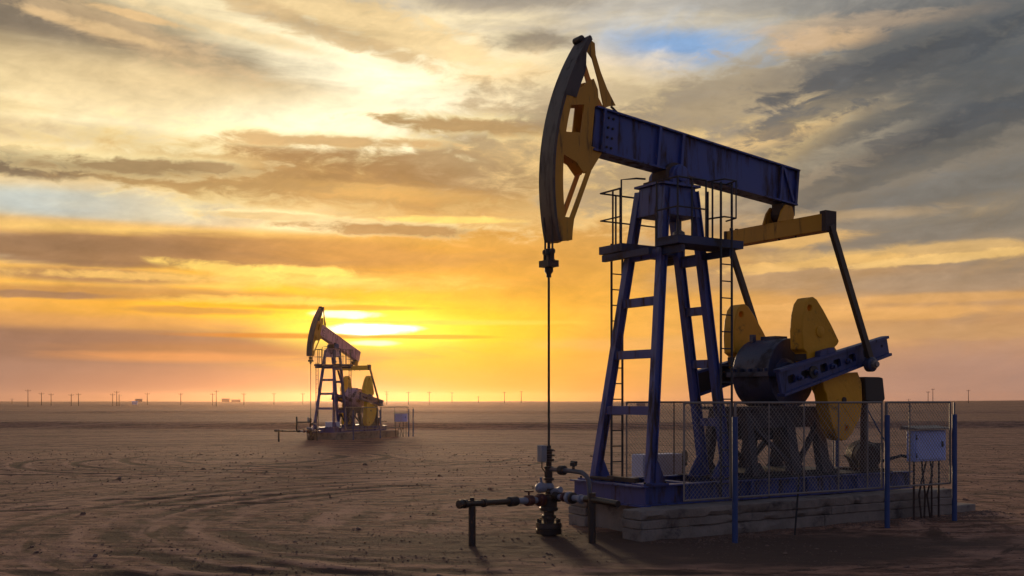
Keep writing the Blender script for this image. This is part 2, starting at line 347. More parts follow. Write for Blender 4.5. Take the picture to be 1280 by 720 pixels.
mat('yellow paint', (0.62, 0.27, 0.004), 0.5, second=(0.36, 0.155, 0.004), amount=0.8, scale=2.0, grime=(0.10, 0.055, 0.02), grime_at=0.60, grime_scale=2.6, streaks=True)
mat('yellow weight', (0.74, 0.33, 0.003), 0.55, second=(0.44, 0.195, 0.004), amount=0.8, scale=2.4, grime=(0.12, 0.07, 0.02), grime_at=0.62, grime_scale=3.4, bump=0.25, bump_scale=14)
mat('worn rim', (0.035, 0.026, 0.022), 0.5, second=(0.085, 0.062, 0.052), amount=0.9, scale=3.5, grime=(0.03, 0.022, 0.02), grime_at=0.56, streaks=True)
mat('gear blue', (0.018, 0.026, 0.070), 0.42, second=(0.045, 0.05, 0.085), amount=0.8, scale=5, grime=(0.022, 0.022, 0.03), grime_at=0.56, grime_scale=2.2, bump=0.3, bump_scale=30)
mat('black steel', (0.022, 0.020, 0.020), 0.55, amount=0.5, scale=6, grime=RUST, grime_at=0.63)
mat('rusty steel', (0.075, 0.045, 0.032), 0.75, second=(0.035, 0.024, 0.02), amount=0.9, scale=7, bump=0.3, bump_scale=60)
mat('glare yellow', (0.85, 0.50, 0.02), 0.55, second=(0.6, 0.32, 0.015), amount=0.8, scale=2)  # distant weights and equalizer: yellow lightened to carry the sun's glare
mat('glare pink beam', (0.72, 0.34, 0.38), 0.5, second=(0.5, 0.24, 0.32), amount=0.8, scale=2, grime=(0.07, 0.035, 0.03), grime_at=0.60, streaks=True)  # distant beam: pink sun glare mixed into the base colour
mat('glare violet gear', (0.46, 0.32, 0.42), 0.5, second=(0.22, 0.15, 0.24), amount=0.9, scale=4, grime=(0.04, 0.025, 0.03), grime_at=0.56)  # distant gear case and post cap: same glare tint in the colour
mat('stand steel', (0.038, 0.032, 0.038), 0.65, second=(0.065, 0.05, 0.048), amount=0.7, scale=3, grime=RUST, grime_at=0.62)
mat('cable', (0.03, 0.027, 0.025), 0.6)
mat('oily steel', (0.020, 0.015, 0.012), 0.38, second=(0.045, 0.028, 0.02), amount=0.8, scale=9, bump=0.3, bump_scale=60)
mat('grey pipe', (0.24, 0.26, 0.32), 0.45, second=(0.14, 0.13, 0.14), amount=0.9, scale=14)
mat('red valve', (0.11, 0.022, 0.02), 0.5, second=(0.04, 0.018, 0.016), amount=0.9, scale=14)
mat('box grey', (0.26, 0.26, 0.27), 0.55, second=(0.14, 0.13, 0.125), amount=0.8, scale=8)
mat('cabinet paint', (0.42, 0.50, 0.86), 0.5, second=(0.28, 0.34, 0.62), amount=0.7, scale=4, grime=(0.20, 0.16, 0.14), grime_at=0.70)
mat('white board', (0.52, 0.54, 0.66), 0.6, second=(0.4, 0.4, 0.5), amount=0.6, scale=4)
mat('galvanised', (0.27, 0.235, 0.20), 0.5, metal=0.3, second=(0.14, 0.10, 0.08), amount=0.8, scale=8)
mat('wire', (0.30, 0.26, 0.22), 0.5, metal=0.3)
mat('old wood', (0.075, 0.055, 0.045), 0.85, amount=0.5, scale=3)
mat('far wall', (0.16, 0.14, 0.15), 0.8)
mat('far white', (0.75, 0.75, 0.78), 0.6)
mat('tan box', (0.20, 0.16, 0.10), 0.7, amount=0.6, scale=5)
mat('motor paint', (0.20, 0.155, 0.085), 0.55, second=(0.07, 0.06, 0.045), amount=0.9, scale=6, grime=(0.03, 0.025, 0.02), grime_at=0.56)

def concrete_mat():
    m = mat('concrete', (0.33, 0.27, 0.215), 0.92, second=(0.12, 0.098, 0.08), amount=1.0, scale=3.2, grime=(0.05, 0.042, 0.038), grime_at=0.60, grime_scale=1.7, bump=1.0, bump_scale=22)
concrete_mat()

# ---------------------------------------------------------------- mesh helpers
class MB:
    def __init__(s): s.v, s.f = [], []
    def add(s, vs, fs):
        o = len(s.v); s.v += [tuple(v) for v in vs]; s.f += [tuple(i+o for i in f) for f in fs]; return s
    def box(s, a, b):
        (x0,y0,z0),(x1,y1,z1) = a, b
        vs = [(x0,y0,z0),(x1,y0,z0),(x1,y1,z0),(x0,y1,z0),(x0,y0,z1),(x1,y0,z1),(x1,y1,z1),(x0,y1,z1)]
        return s.add(vs, [(0,3,2,1),(4,5,6,7),(0,1,5,4),(1,2,6,5),(2,3,7,6),(3,0,4,7)])
    def cbox(s, c, d): return s.box([c[i]-d[i]/2 for i in range(3)], [c[i]+d[i]/2 for i in range(3)])
    def frame(s, p, q, up):
        p, q = Vector(p), Vector(q); w = (q-p).normalized(); u = Vector(up); u = (u - w*u.dot(w))
        if u.length < 1e-6: u = w.orthogonal()
        u.normalize(); return p, q, w, u, w.cross(u)
    def bar(s, p, q, h, b, up=(0,0,1), offu=0.0, offr=0.0, h1=None, b1=None):
        """rectangular bar from p to q: h along up, b across; may taper to h1, b1"""
        p, q, w, u, r = s.frame(p, q, up); h1 = h if h1 is None else h1; b1 = b if b1 is None else b1
        vs = []
        for e, hh, bb in ((p,h,b),(q,h1,b1)):
            for i, j in ((-1,-1),(1,-1),(1,1),(-1,1)): vs.append(e + u*(offu+i*hh/2) + r*(offr+j*bb/2))
        return s.add(vs, [(0,3,2,1)[::-1],(4,5,6,7)[::-1],(0,1,5,4),(1,2,6,5),(2,3,7,6),(3,0,4,7)])
    def ibeam(s, p, q, h, b, tf, tw, up=(0,0,1)):
        s.bar(p, q, h-2*tf+0.006, tw, up)
        s.bar(p, q, tf, b, up, offu=(h-tf)/2); s.bar(p, q, tf, b, up, offu=-(h-tf)/2)
        return s
    def tube(s, pts, r, n=8, cap=True, r1=None):
        pts = [Vector(p) for p in pts]; rings = []; u = None
        for i, p in enumerate(pts):
            a = pts[max(i-1,0)]; b = pts[min(i+1,len(pts)-1)]; w = (b-a).normalized()
            u = w.orthogonal() if u is None else (u - w*u.dot(w))
            u.normalize(); v = w.cross(u)
            rr = r if r1 is None else r + (r1-r)*i/(len(pts)-1)
            rings.append([p + (u*math.cos(2*math.pi*k/n) + v*math.sin(2*math.pi*k/n))*rr for k in range(n)])
        vs = [x for g in rings for x in g]; fs = []
        for i in range(len(pts)-1):
            for k in range(n): fs.append((i*n+k, i*n+(k+1)%n, (i+1)*n+(k+1)%n, (i+1)*n+k))
        if cap: fs += [tuple(range(n))[::-1], tuple(range((len(pts)-1)*n, len(pts)*n))]
        return s.add(vs, fs)
    def lathe(s, c, axis, prof, n=20):
        """prof: (distance along axis, radius) from centre c"""
        c = Vector(c); w = Vector(axis).normalized(); u = w.orthogonal().normalized(); v = w.cross(u); vs = []; fs = []
        for (d, r) in prof:
            for k in range(n):
                a = 2*math.pi*k/n; vs.append(c + w*d + (u*math.cos(a)+v*math.sin(a))*max(r,1e-4))
        for i in range(len(prof)-1):
            for k in range(n): fs.append((i*n+k, i*n+(k+1)%n, (i+1)*n+(k+1)%n, (i+1)*n+k))
        fs += [tuple(range(n))[::-1], tuple(range((len(prof)-1)*n, len(prof)*n))]
        return s.add(vs, fs)
    def plate(s, loops, t0, t1, at=None):
        """polygon (with holes) in the x-z plane given as loops of (x,z), thickness from y=t0 to t1"""
        polys = [[Vector((a, 0, b)) for a, b in lp] for lp in loops]
        flat = [p for lp in polys for p in lp]; tris = tessellate_polygon(polys); n = len(flat)
        vs = [(p.x, t0, p.z) for p in flat] + [(p.x, t1, p.z) for p in flat]
        fs = [tuple(t) for t in tris] + [tuple(i+n for i in reversed(t)) for t in tris]
        o = 0
        for lp in polys:
            m = len(lp)
            for k in range(m): fs.append((o+k, o+(k+1)%m, n+o+(k+1)%m, n+o+k))
            o += m
        return s.add(vs, fs)
    def build(s, name, m, parent=None, fix=True, bevel=0, smooth=40):
        me = bpy.data.meshes.new(name); me.from_pydata(s.v, [], s.f)
        if fix:
            bm = bmesh.new(); bm.from_mesh(me); bmesh.ops.recalc_face_normals(bm, faces=bm.faces); bm.to_mesh(me); bm.free()
        if smooth:
            me.shade_smooth(); me.set_sharp_from_angle(angle=R(smooth))
        me.materials.append(M[m]); me.update()
        o = bpy.data.objects.new(name, me); COL.objects.link(o)
        if parent is not None: o.parent = parent
        if bevel:
            b = o.modifiers.new('bevel', 'BEVEL'); b.width = bevel; b.segments = 2; b.limit_method = 'ANGLE'; b.angle_limit = R(40)
        return o

def tag(o, label, cat=None, group=None, kind=None):
    o['label'] = label
    if cat: o['category'] = cat
    if group: o['group'] = group
    if kind: o['kind'] = kind
    return o
def thing(name, label, cat, loc=(0,0,0), rz=0.0, group=None):
    o = bpy.data.objects.new(name, None); COL.objects.link(o); o.empty_display_size = 0.3
    o.location = loc; o.rotation_euler = (0,0,rz)
    return tag(o, label, cat, group)
def ring(cx, cz, r, n=14): return [(cx+r*math.cos(2*math.pi*k/n), cz+r*math.sin(2*math.pi*k/n)) for k in range(n)]
def rot2(p, c, a):
    x, z = p[0]-c[0], p[1]-c[1]; return (c[0]+x*math.cos(a)-z*math.sin(a), c[1]+x*math.sin(a)+z*math.cos(a))

# ---------------------------------------------------------------- pumpjack (local x = along the beam away from the well, y = across, z = up; origin at the well)
PIVOT = (2.45, 5.86); SHAFT = (4.75, 2.58); PIN = (6.06, 2.73); EQ = (5.03, 5.16)
TOP = 0.76      # top of the skid

def swing(mb, c, a):
    if a: mb.v = [(lambda q: (q[0], v[1], q[1]))(rot2((v[0], v[2]), c, a)) for v in mb.v]
    return mb
def shift(mb, ds, dz):
    mb.v = [(v[0]+ds, v[1], v[2]+dz) for v in mb.v]; return mb
def bolts(pts, r, axis, h, n=6):
    m = MB()
    for p in pts: m.lathe(p, axis, [(0, r), (h, r)], n)
    return m

def build_pump(root, beam_rot=0.0, weight=1.0):
    B = lambda mb: swing(mb, PIVOT, beam_rot)
    blue, yel = 'blue paint', 'yellow paint'
    # ---- skid
    for y in (-0.75, 0.75):
        o = MB().ibeam((1.28, y, TOP-0.16), (7.75, y, TOP-0.16), 0.32, 0.20, 0.022, 0.02).build('skid_beam', blue, root)
        for x in (2.1, 3.55, 4.9, 6.2):
            for sg in (-1, 1): MB().box((x-0.012, y+sg*0.012, TOP-0.295), (x+0.012, y+sg*0.098, TOP-0.024)).build('stiffener', blue, o)
    for x in (1.17, 2.45, 3.55, 4.9, 6.2, 7.60):
        if x < 1.2: MB().ibeam((x, -0.95, TOP-0.16), (x, 0.92, TOP-0.16), 0.32, 0.20, 0.022, 0.02).build('cross_beam', blue, root)
        else: MB().ibeam((x, -0.735, TOP-0.163), (x, 0.735, TOP-0.163), 0.29, 0.16, 0.02, 0.018).build('cross_beam', blue, root)
    MB().box((3.3, -0.73, TOP+0.003), (7.3, 0.73, TOP+0.018)).build('deck_plate', 'black steel', root)
    # ---- samson post
    feet = [(1.45, -0.72), (1.45, 0.72), (3.52, -0.29), (3.52, 0.29)]; tops = [(2.10, -0.32), (2.10, 0.32), (2.76, -0.27), (2.76, 0.27)]
    ZT = 5.60
    legs = []
    for (fx, fy), (tx, ty) in zip(feet, tops):
        legs.append(MB().ibeam((fx, fy, TOP+0.02), (tx, ty, ZT), 0.14, 0.135, 0.018, 0.06, up=(1, 0, 0)).build('leg', blue, root))
        lg = legs[-1]
        g = 1 if fx < 2 else -1
        MB().box((fx-0.26, fy-0.15, TOP+0.002), (fx+0.26, fy+0.15, TOP+0.026)).build('base_plate', blue, lg)
        MB().plate([[(fx+0.10, TOP+0.02), (fx+0.30, TOP+0.02), (fx+0.30, TOP+0.06), (fx+0.16, TOP+0.36), (fx+0.10, TOP+0.42)]] if g > 0 else
                   [[(fx-0.34, TOP+0.02), (fx-0.10, TOP+0.02), (fx-0.10, TOP+0.42), (fx-0.16, TOP+0.36), (fx-0.34, TOP+0.08)]], fy-0.012, fy+0.012).build('gusset', blue, lg)
        for p_ in [(fx+a, fy+b, TOP+0.026) for a in (-0.21, 0.21) for b in (-0.12, 0.12)]: bolts([p_], 0.02, (0, 0, 1), 0.03).build('bolt', 'black steel', lg)
    def at(i, z):
        k = (z-TOP)/(ZT-TOP); return tuple(feet[i][j]*(1-k)+tops[i][j]*k for j in (0, 1)) + (z,)
    for (i, j, zs) in ((0, 1, (1.93, 2.85, 3.72, 4.50)), (2, 3, (1.72, 2.72, 3.62, 4.45))):
        for z in zs:
            p, q = Vector(at(i, z)), Vector(at(j, z)); d = (q-p).normalized()*0.05
            MB().bar(p+d, q-d, 0.14, 0.09, up=(0, 0, 1)).build('cross_brace', blue, root)
    # cap of the post: tapered box with a bright front plate
    def slab(pts0, z0, pts1, z1):
        m = MB(); m.add([(x, y, z0) for x, y in pts0]+[(x, y, z1) for x, y in pts1], [(3,2,1,0),(4,5,6,7),(0,1,5,4),(1,2,6,5),(2,3,7,6),(3,0,4,7)]); return m
    cap = slab([(2.00,-0.33),(2.86,-0.33),(2.86,0.33),(2.00,0.33)], 5.17, [(2.04,-0.27),(2.80,-0.27),(2.80,0.27),(2.04,0.27)], 5.66).build('post_cap', blue, root)
    MB().box((1.99, -0.35, 5.662), (2.86, 0.35, 5.70)).build('top_plate', blue, cap)
    # saddle bearing
    sb = MB().lathe((2.45, -0.20, 5.86), (0, 1, 0), [(0, 0.19), (0.02, 0.215), (0.38, 0.215), (0.40, 0.19)], 24)
    sb.box((2.10, -0.24, 5.70), (2.80, 0.24, 5.76))
    sad = sb.build('saddle_bearing', 'rusty steel', root)
    for y, d in ((-0.20, -1), (0.20, 1)):
        m = MB().lathe((2.45, y, 5.86), (0, d, 0), [(0, 0.16), (0.10, 0.16), (0.11, 0.13), (0.16, 0.13), (0.165, 0.11)], 22)
        m.box((2.27, min(y, y+d*0.12), 5.703), (2.63, max(y, y+d*0.12), 5.82)); m.build('bearing_cap', blue, sad)
    # hanging oil cup under the cap
    MB().tube([(2.70, 0.02, 5.20), (2.70, 0.02, 4.95)], 0.045, 10).lathe((2.70, 0.02, 4.98), (0, 0, -1), [(0, 0.05), (0.03, 0.10), (0.12, 0.11), (0.16, 0.07)], 14).build('oil_cup', 'box grey', root)
    # ---- walking beam
    L0, R0 = Vector((0.80, 0, 6.437)), Vector((5.42, 0, 5.97)); ax = (R0-L0).normalized(); nrm = Vector((-ax.z, 0, ax.x))
    bm_ = MB(); h0, h1, b = 0.72, 0.66, 0.34
    def tb(off0, off1, th, w):
        p, q = L0+nrm*off0, R0+nrm*off1; return bm_.bar(p, q, th, w, up=nrm)
    bm_.bar(L0, R0, h0-0.05, 0.21, up=nrm, h1=h1-0.05)          # twin-web box seen as a recessed side
    tb(h0/2-0.014, h1/2-0.014, 0.028, b); tb(-h0/2+0.014, -h1/2+0.014, 0.028, b)
    beam = B(bm_).build('walking_beam', blue, root)
    ln = (R0-L0).length
    def stn(k, w=0.05, y0=0.105, y1=0.165):
        p = L0+ax*(k*ln); hh = (h0*(1-k)+h1*k)/2-0.03
        for sg in (-1, 1):
            m = MB().bar(p-nrm*hh, p+nrm*hh, w, y1-y0+0.004, up=ax, offr=0); m.v = [(v[0], v[1]+sg*(y0+y1)/2-0.0*sg, v[2]) for v in m.v]
            B(m).build('stiffener', blue, beam)
    for k in (0.035, 0.285, 0.395, 0.905, 0.992): stn(k)
    for sg in (-1, 1):
        p, q = L0+ax*(0.918*ln)+nrm*0.29, L0+ax*(0.982*ln)-nrm*0.27
        m = MB().bar(p, q, 0.05, 0.05, up=nrm); m.v = [(v[0], v[1]+sg*0.128, v[2]) for v in m.v]; B(m).build('diagonal_brace', blue, beam)
    B(bolts([tuple(L0+ax*(k*ln)+nrm*(h0/2*(1-k)+h1/2*k)) for k in (0.945,)], 0.03, (0, 0, 1), 0.06)).build('lifting_lug', 'black steel', beam)
    for k in (0.05, 0.07):
        for sg in (-1, 1):
            for hh in (-0.24, -0.08, 0.08, 0.24):
                p = L0+ax*((k+0.01)*ln)+nrm*hh
                B(MB().lathe((p.x, sg*0.105, p.z), (0, sg, 0), [(0, 0.022), (0.018, 0.022), (0.022, 0.012)], 8)).build('bolt', 'black steel', beam)
    # ---- horse head
    CX_, CZ_, RR = 4.12, 5.53, 4.18
    a0, a1 = math.pi+math.asin((CZ_-4.58)/RR), math.pi-math.asin((7.88-CZ_)/RR)
    arc = lambda r, n=26, a0=a0, a1=a1: [(CX_+r*math.cos(a0+(a1-a0)*k/(n-1)), CZ_+r*math.sin(a0+(a1-a0)*k/(n-1))) for k in range(n)]
    hd = B(MB().plate([arc(RR)+arc(RR-0.05)[::-1]], -0.19, 0.19)).build('horsehead', 'worn rim', root)
    n = 26
    # rim web behind the track: narrow at the bottom, deep and dark at the top
    mid = 11
    lower = [(x, z) for x, z in arc(RR-0.055) if z < 6.95]; low_in = []
    for (x, z) in lower[::-1]:
        d = 0.17 if z < 5.6 else 0.17-0.02*(z-5.6); low_in.append((x+d, z))
    for sg in (-1, 1): B(MB().plate([lower+low_in], sg*0.145-0.012, sg*0.145+0.012)).build('rim_plate', yel, hd)
    upper = [(x, z) for x, z in arc(RR-0.055) if z > 6.80]
    upi = [(x+max(0.03, 0.20-0.50*max(0, (z-7.33))), z-0.01) for x, z in upper[::-1]]
    for sg in (-1, 1): B(MB().plate([upper+upi], sg*0.150-0.012, sg*0.150+0.012)).build('rim_plate', 'worn rim', hd)
    body = [(0.18, 6.89), (0.31, 7.03), (0.44, 7.06), (0.55, 7.05), (0.66, 7.17), (0.78, 7.22), (0.86, 7.06), (0.88, 6.84), (0.80, 6.78), (0.73, 6.14), (0.96, 6.08), (0.82, 5.88), (0.71, 5.72), (0.59, 5.69), (0.44, 5.85), (0.13, 5.97), (0.01, 6.03), (0.04, 6.27)]
    win = [(0.28, 6.73), (0.59, 6.78), (0.53, 6.33), (0.19, 6.30)]
    for sg in (-1, 1):
        y = sg*0.120
        sp_ = B(MB().plate([body, win], y-0.013, y+0.013)).build('side_plate', yel, hd)
        top = [(0.65, 7.84), (0.78, 7.78), (0.80, 7.59), (0.90, 7.34), (1.03, 7.09), (1.20, 6.85), (0.96, 6.80), (0.86, 7.17), (0.73, 7.53), (0.62, 7.64)]
        B(MB().plate([top], sg*0.146-0.012, sg*0.146+0.012)).build('strut', yel, hd)
        low = [(0.62, 5.72), (0.72, 5.76), (0.38, 4.95), (0.28, 4.93)]
        B(MB().plate([low], sg*0.146-0.012, sg*0.146+0.012)).build('strut', yel, hd)
        B(MB().plate([[(0.09, 4.90), (0.19, 4.96), (0.37, 4.96), (0.34, 4.76), (0.33, 4.61), (0.11, 4.57), (0.05, 4.74)]], sg*0.158-0.012, sg*0.158+0.012)).build('gusset', yel, hd)
    # cross webs between the two side plates
    def web(p, q, th=0.022): return B(MB().bar((p[0], 0, p[1]), (q[0], 0, q[1]), th, 0.21, up=(p[1]-q[1], 0, q[0]-p[0]))).build('cross_web', yel, hd)
    web((0.02, 6.06), (0.42, 5.87)); web((0.42, 5.87), (0.58, 5.71)); web((0.78, 6.80), (0.70, 6.12)); web((0.34, 6.99), (0.64, 7.12)); web((0.28, 4.62), (0.12, 4.60))
    web((0.76, 7.79), (0.66, 7.82)); web((0.98, 6.82), (1.14, 6.86)); 
    B(MB().tube([(0.63, -0.02, 7.865), (0.63, 0.17, 7.865)], 0.055, 14)).build('cable_anchor', 'black steel', hd)
    B(MB().tube([(1.15, -0.1, 6.84), (1.30, -0.1, 6.74), (1.38, -0.1, 6.74)], 0.02, 6)).build('hook', 'black steel', hd)
    # ---- bridle and polished rod (hang plumb)
    tz = 4.62
    if beam_rot:
        q = rot2((0.06, 4.62), PIVOT, beam_rot); tz = q[1]+0.05
    br = MB().box((-0.10, -0.13, tz-0.44), (0.10, 0.13, tz-0.34)).build('bridle', 'black steel', root)
    for y in (-0.10, 0.10):
        MB().tube([(-0.015, y, tz+0.35), (0.0, y, tz+0.05), (0.0, y, tz-0.42)], 0.017, 6).build('cable', 'cable', br)
        MB().lathe((0, y, tz-0.16), (0, 0, -1), [(0, 0.03), (0.02, 0.045), (0.06, 0.045), (0.08, 0.03), (0.16, 0.03), (0.18, 0.05), (0.20, 0.05), (0.21, 0.03)], 10).build('cable_clamp', 'black steel', br)
    MB().lathe((0, 0, tz-0.05), (0, 0, -1), [(0, 0.025), (0.10, 0.025), (0.11, 0.06), (0.20, 0.06), (0.21, 0.04), (0.29, 0.04), (0.39, 0.045), (0.40, 0.07), (0.46, 0.07), (0.50, 0.04), (0.55, 0.04)], 12).build('rod_clamp', 'black steel', br)
    MB().tube([(0, 0, tz-0.4), (0, 0, 1.3)], 0.019, 8).build('polished_rod', 'cable', root)
    # ---- equalizer, tail bearing, pitmans, cranks
    te = rot2((5.20, 5.40), PIVOT, beam_rot)
    ex, ez = te[0]-0.17, te[1]-0.24
    dsx, dzx = ex-EQ[0], ez-EQ[1]
    tb_ = MB().lathe((5.16, -0.16, 5.48), (0, 1, 0), [(0, 0.13), (0.32, 0.13)], 18); tb_.box((5.02, -0.12, 5.46), (5.36, 0.12, 5.66))
    tail = B(tb_).build('tail_bearing', 'rusty steel', root)
    for y in (-0.20, 0.17):
        shift(MB().plate([[(4.86, 5.30), (5.22, 5.30), (5.26, 5.45), (5.20, 5.60), (5.04, 5.62), (4.94, 5.50)]], y, y+0.035), dsx, dzx).build('bearing_lug', yel, tail)
    eq = shift(MB().bar((EQ[0], -1.22, EQ[1]), (EQ[0], 1.22, EQ[1]), 0.30, 0.24, up=(0, 0, 1)), dsx, dzx).build('equalizer', yel, root, bevel=0.01)
    for y in (-1.20, 1.20):
        m = MB().cbox((ex, y, ez+0.02), (0.27, 0.09, 0.35)) if y < 0 else MB().cbox((ex, y, ez+0.0), (0.28, 0.06, 0.30))
        m.build('end_block', 'rusty steel', eq)
        for p_ in [(ex+a, y+0.10*(1 if y < 0 else -1), ez+0.15) for a in (-0.07, 0.07)]: bolts([p_], 0.035, (0, 0, 1), 0.05, 8).build('bolt', 'black steel', eq)
    for p_ in [(ex-0.06, y, ez-0.15) for y in (-0.5, -0.1)]: bolts([p_], 0.02, (0, 0, -1), 0.03).build('bolt', 'black steel', eq)
    # solve the crank angle so that the pitman keeps its length
    plen = math.dist((EQ[0], EQ[1]), PIN); th0 = math.atan2(PIN[1]-SHAFT[1], PIN[0]-SHAFT[0]); rad = math.dist(PIN, SHAFT)
    if beam_rot:
        best = min(((abs(math.dist((ex, ez), (SHAFT[0]+rad*math.cos(a), SHAFT[1]+rad*math.sin(a)))-plen), a) for a in [R(d/4) for d in range(-240, 240)]))
        cr = best[1]-th0
    else: cr = 0.0
    px, pz = rot2(PIN, SHAFT, cr)
    for sg in (-1, 1):
        y = sg*1.235
        o = MB().bar((ex, y, ez-0.05), (px, y, pz+0.10), 0.11, 0.08, up=(1, 0, 0)).build('pitman', 'yellow paint' if sg > 0 else 'black steel', root)
        if True:
            o.data.materials.clear(); o.data.materials.append(M['pitman paint'])
        MB().lathe((px, y-0.07, pz), (0, 1, 0), [(0, 0.10), (0.02, 0.13), (0.12, 0.13), (0.14, 0.10)], 16).build('pin_bearing', 'gear blue', o)
        MB().lathe((px, y+sg*0.07, pz), (0, sg, 0), [(0, 0.075), (0.05, 0.075), (0.055, 0.05), (0.09, 0.05)], 8).build('pin_nut', 'galvanised', o)
        # crank: a channel with slotted web and bolts, shaft at one third of its length
        C = lambda mb: swing(mb, SHAFT, cr)
        p0, p1 = Vector((3.96, 0, 2.385)), Vector((6.72, 0, 3.085)); a = (p1-p0).normalized(); nn = Vector((-a.z, 0, a.x))
        yc = sg*1.06; ck = MB()
        def loc(d, h): v = p0+a*d+nn*h; return (v.x, v.z)
        Lc = (p1-p0).length; hA, hB = 0.235, 0.185
        slots = []
        for d in (0.28, 0.62, 1.10, 1.45, 1.85, 2.25):
            slots.append([loc(d-0.07+0.025*math.cos(q)*(1)+ (0.14 if math.cos(q) > 0 else 0), 0.075*math.sin(q)) for q in [2*math.pi*(k+0.5)/12 for k in range(12)]])
        slots.append([loc(Lc-0.17+0.03*math.cos(q), 0.03*math.sin(q)+0.03) for q in [2*math.pi*k/10 for k in range(10)]])
        ck.plate([[loc(0, -hA), loc(Lc, -hB), loc(Lc, hB), loc(0, hA)]]+slots, yc-0.03, yc+0.03)
        ck2 = MB()
        for s2 in (-1, 1):
            for (e0, e1) in ((0.0, 0.055),):
                ck2.plate([[loc(0, s2*(hA-0.002)), loc(Lc, s2*(hB-0.002)), loc(Lc, s2*(hB-0.05)), loc(0, s2*(hA-0.05))]], yc-0.085, yc+0.085)
        back = MB().plate([[loc(0.02, -hA+0.03), loc(Lc-0.35, -hB+0.03), loc(Lc-0.35, hB-0.03), loc(0.02, hA-0.03)]], yc-sg*0.050-0.008, yc-sg*0.050+0.008)
        cko = C(ck).build('crank', 'crank blue', root); C(back).build('back_plate', 'black steel', cko); C(ck2).build('flange', 'crank blue', cko)
        for d in (0.45, 0.85, 1.30, 1.70): C(MB().lathe((loc(d, -0.02)[0], yc+sg*0.03, loc(d, -0.02)[1]), (0, sg, 0), [(0, 0.05), (0.05, 0.05), (0.06, 0.03), (0.10, 0.03)], 8)).build('bolt', 'crank blue', cko)
        m = MB().plate([[loc(1.02, hA-0.03), loc(1.42, hA-0.03), loc(1.40, hA+0.06), loc(1.06, hA+0.07)]], yc-0.06, yc+0.06); C(m).build('clamp_lug', 'crank blue', cko)
        # counterweights bolted above and below the crank
        yw0, yw1 = (sg*0.97, sg*0.68) if sg > 0 else (-0.97, -0.68)
        up_ = [(4.80, 2.50), (4.74, 2.92), (4.64, 2.98), (4.62, 3.30), (4.65, 3.58), (4.71, 3.77), (4.80, 3.87), (4.90, 3.89), (4.99, 3.85), (5.15, 3.68), (5.36, 3.42), (5.56, 3.14), (5.52, 3.08), (5.45, 3.03), (5.50, 2.98), (5.50, 2.66)]
        dn = [(5.12, 2.52), (5.16, 2.30), (5.23, 2.20), (5.30, 1.92), (5.40, 1.62), (5.50, 1.44), (5.64, 1.38), (5.76, 1.39), (5.90, 1.50), (6.03, 1.66), (6.13, 1.82), (6.17, 2.10), (6.15, 2.42), (6.05, 2.60)]
        grow = lambda lp: [(5.30+(a-5.30)*weight, 2.66+(b-2.66)*weight) for a, b in lp]
        w1 = C(MB().plate([grow(up_), grow(ring(4.81, 3.69, 0.055))], yw1, yw0)).build('counterweight', 'yellow weight', root, bevel=0.018)
        C(MB().lathe((5.06, yw0+sg*(-0.005), 3.29), (0, sg, 0), [(0, 0.10), (0.02, 0.10), (0.025, 0.08), (0.03, 0.06)], 18)).build('boss', 'yellow weight', w1)
        C(MB().box((4.72, min(yw0, yw1)+0.02, 2.78), (4.84, max(yw0, yw1)-0.02, 2.90))).build('clamp_bolt', 'rusty steel', w1)
        w2 = C(MB().plate([grow(dn), grow(ring(5.76, 1.60, 0.05))], yw1, yw0)).build('counterweight', 'yellow weight', root, bevel=0.018)
        C(MB().lathe((5.68, yw0-sg*0.004, 2.10), (0, sg, 0), [(0, 0.055), (0.02, 0.055), (0.024, 0.03)], 12)).build('boss', 'rusty steel', w2)
    MB().tube([(SHAFT[0], -1.12, SHAFT[1]), (SHAFT[0], 1.12, SHAFT[1])], 0.11, 18).build('crank_shaft', 'black steel', root)
    # ---- gearbox on its stand
    ell = lambda cx, cz, rx, rz, k0, k1, n=18: [(cx+rx*math.cos(k0+(k1-k0)*k/n), cz+rz*math.sin(k0+(k1-k0)*k/n)) for k in range(n+1)]
    up_prof = ell(4.93, 2.58, 0.58, 0.62, 0, math.pi)
    lo_prof = ell(4.93, 2.52, 0.57, 0.56, math.pi, 2*math.pi)
    gb = MB().plate([lo_prof], -0.45, 0.45).build('gearbox', 'gear blue', root, bevel=0.05)
    MB().plate([up_prof], -0.44, 0.44).build('cover', 'gear blue', gb, bevel=0.06)
    MB().box((4.27, -0.51, 2.515), (5.60, 0.51, 2.60)).build('flange', 'gear blue', gb)
    for p_ in [(4.32, y, 2.60) for y in (-0.40, -0.2, 0.0, 0.2, 0.40)]+[(x, -0.475, 2.60) for x in (4.5, 5.2, 5.4)]: bolts([p_], 0.035, (0, 0, 1), 0.06, 8).build('bolt', 'gear blue', gb)
    MB().box((4.82, -0.16, 3.185), (5.12, 0.2, 3.25)).cbox((4.72, 0.3, 3.22), (0.08, 0.08, 0.14)).build('inspection_cover', 'gear blue', gb)
    for sg in (-1, 1): MB().lathe((SHAFT[0], sg*0.44, SHAFT[1]), (0, sg, 0), [(0, 0.26), (0.03, 0.26), (0.05, 0.20), (0.12, 0.18)], 22).build('shaft_seal', 'gear blue', gb)
    st = MB().box((3.72, -0.56, 1.93), (5.75, 0.56, 1.985)).build('gearbox_stand', 'stand steel', root)
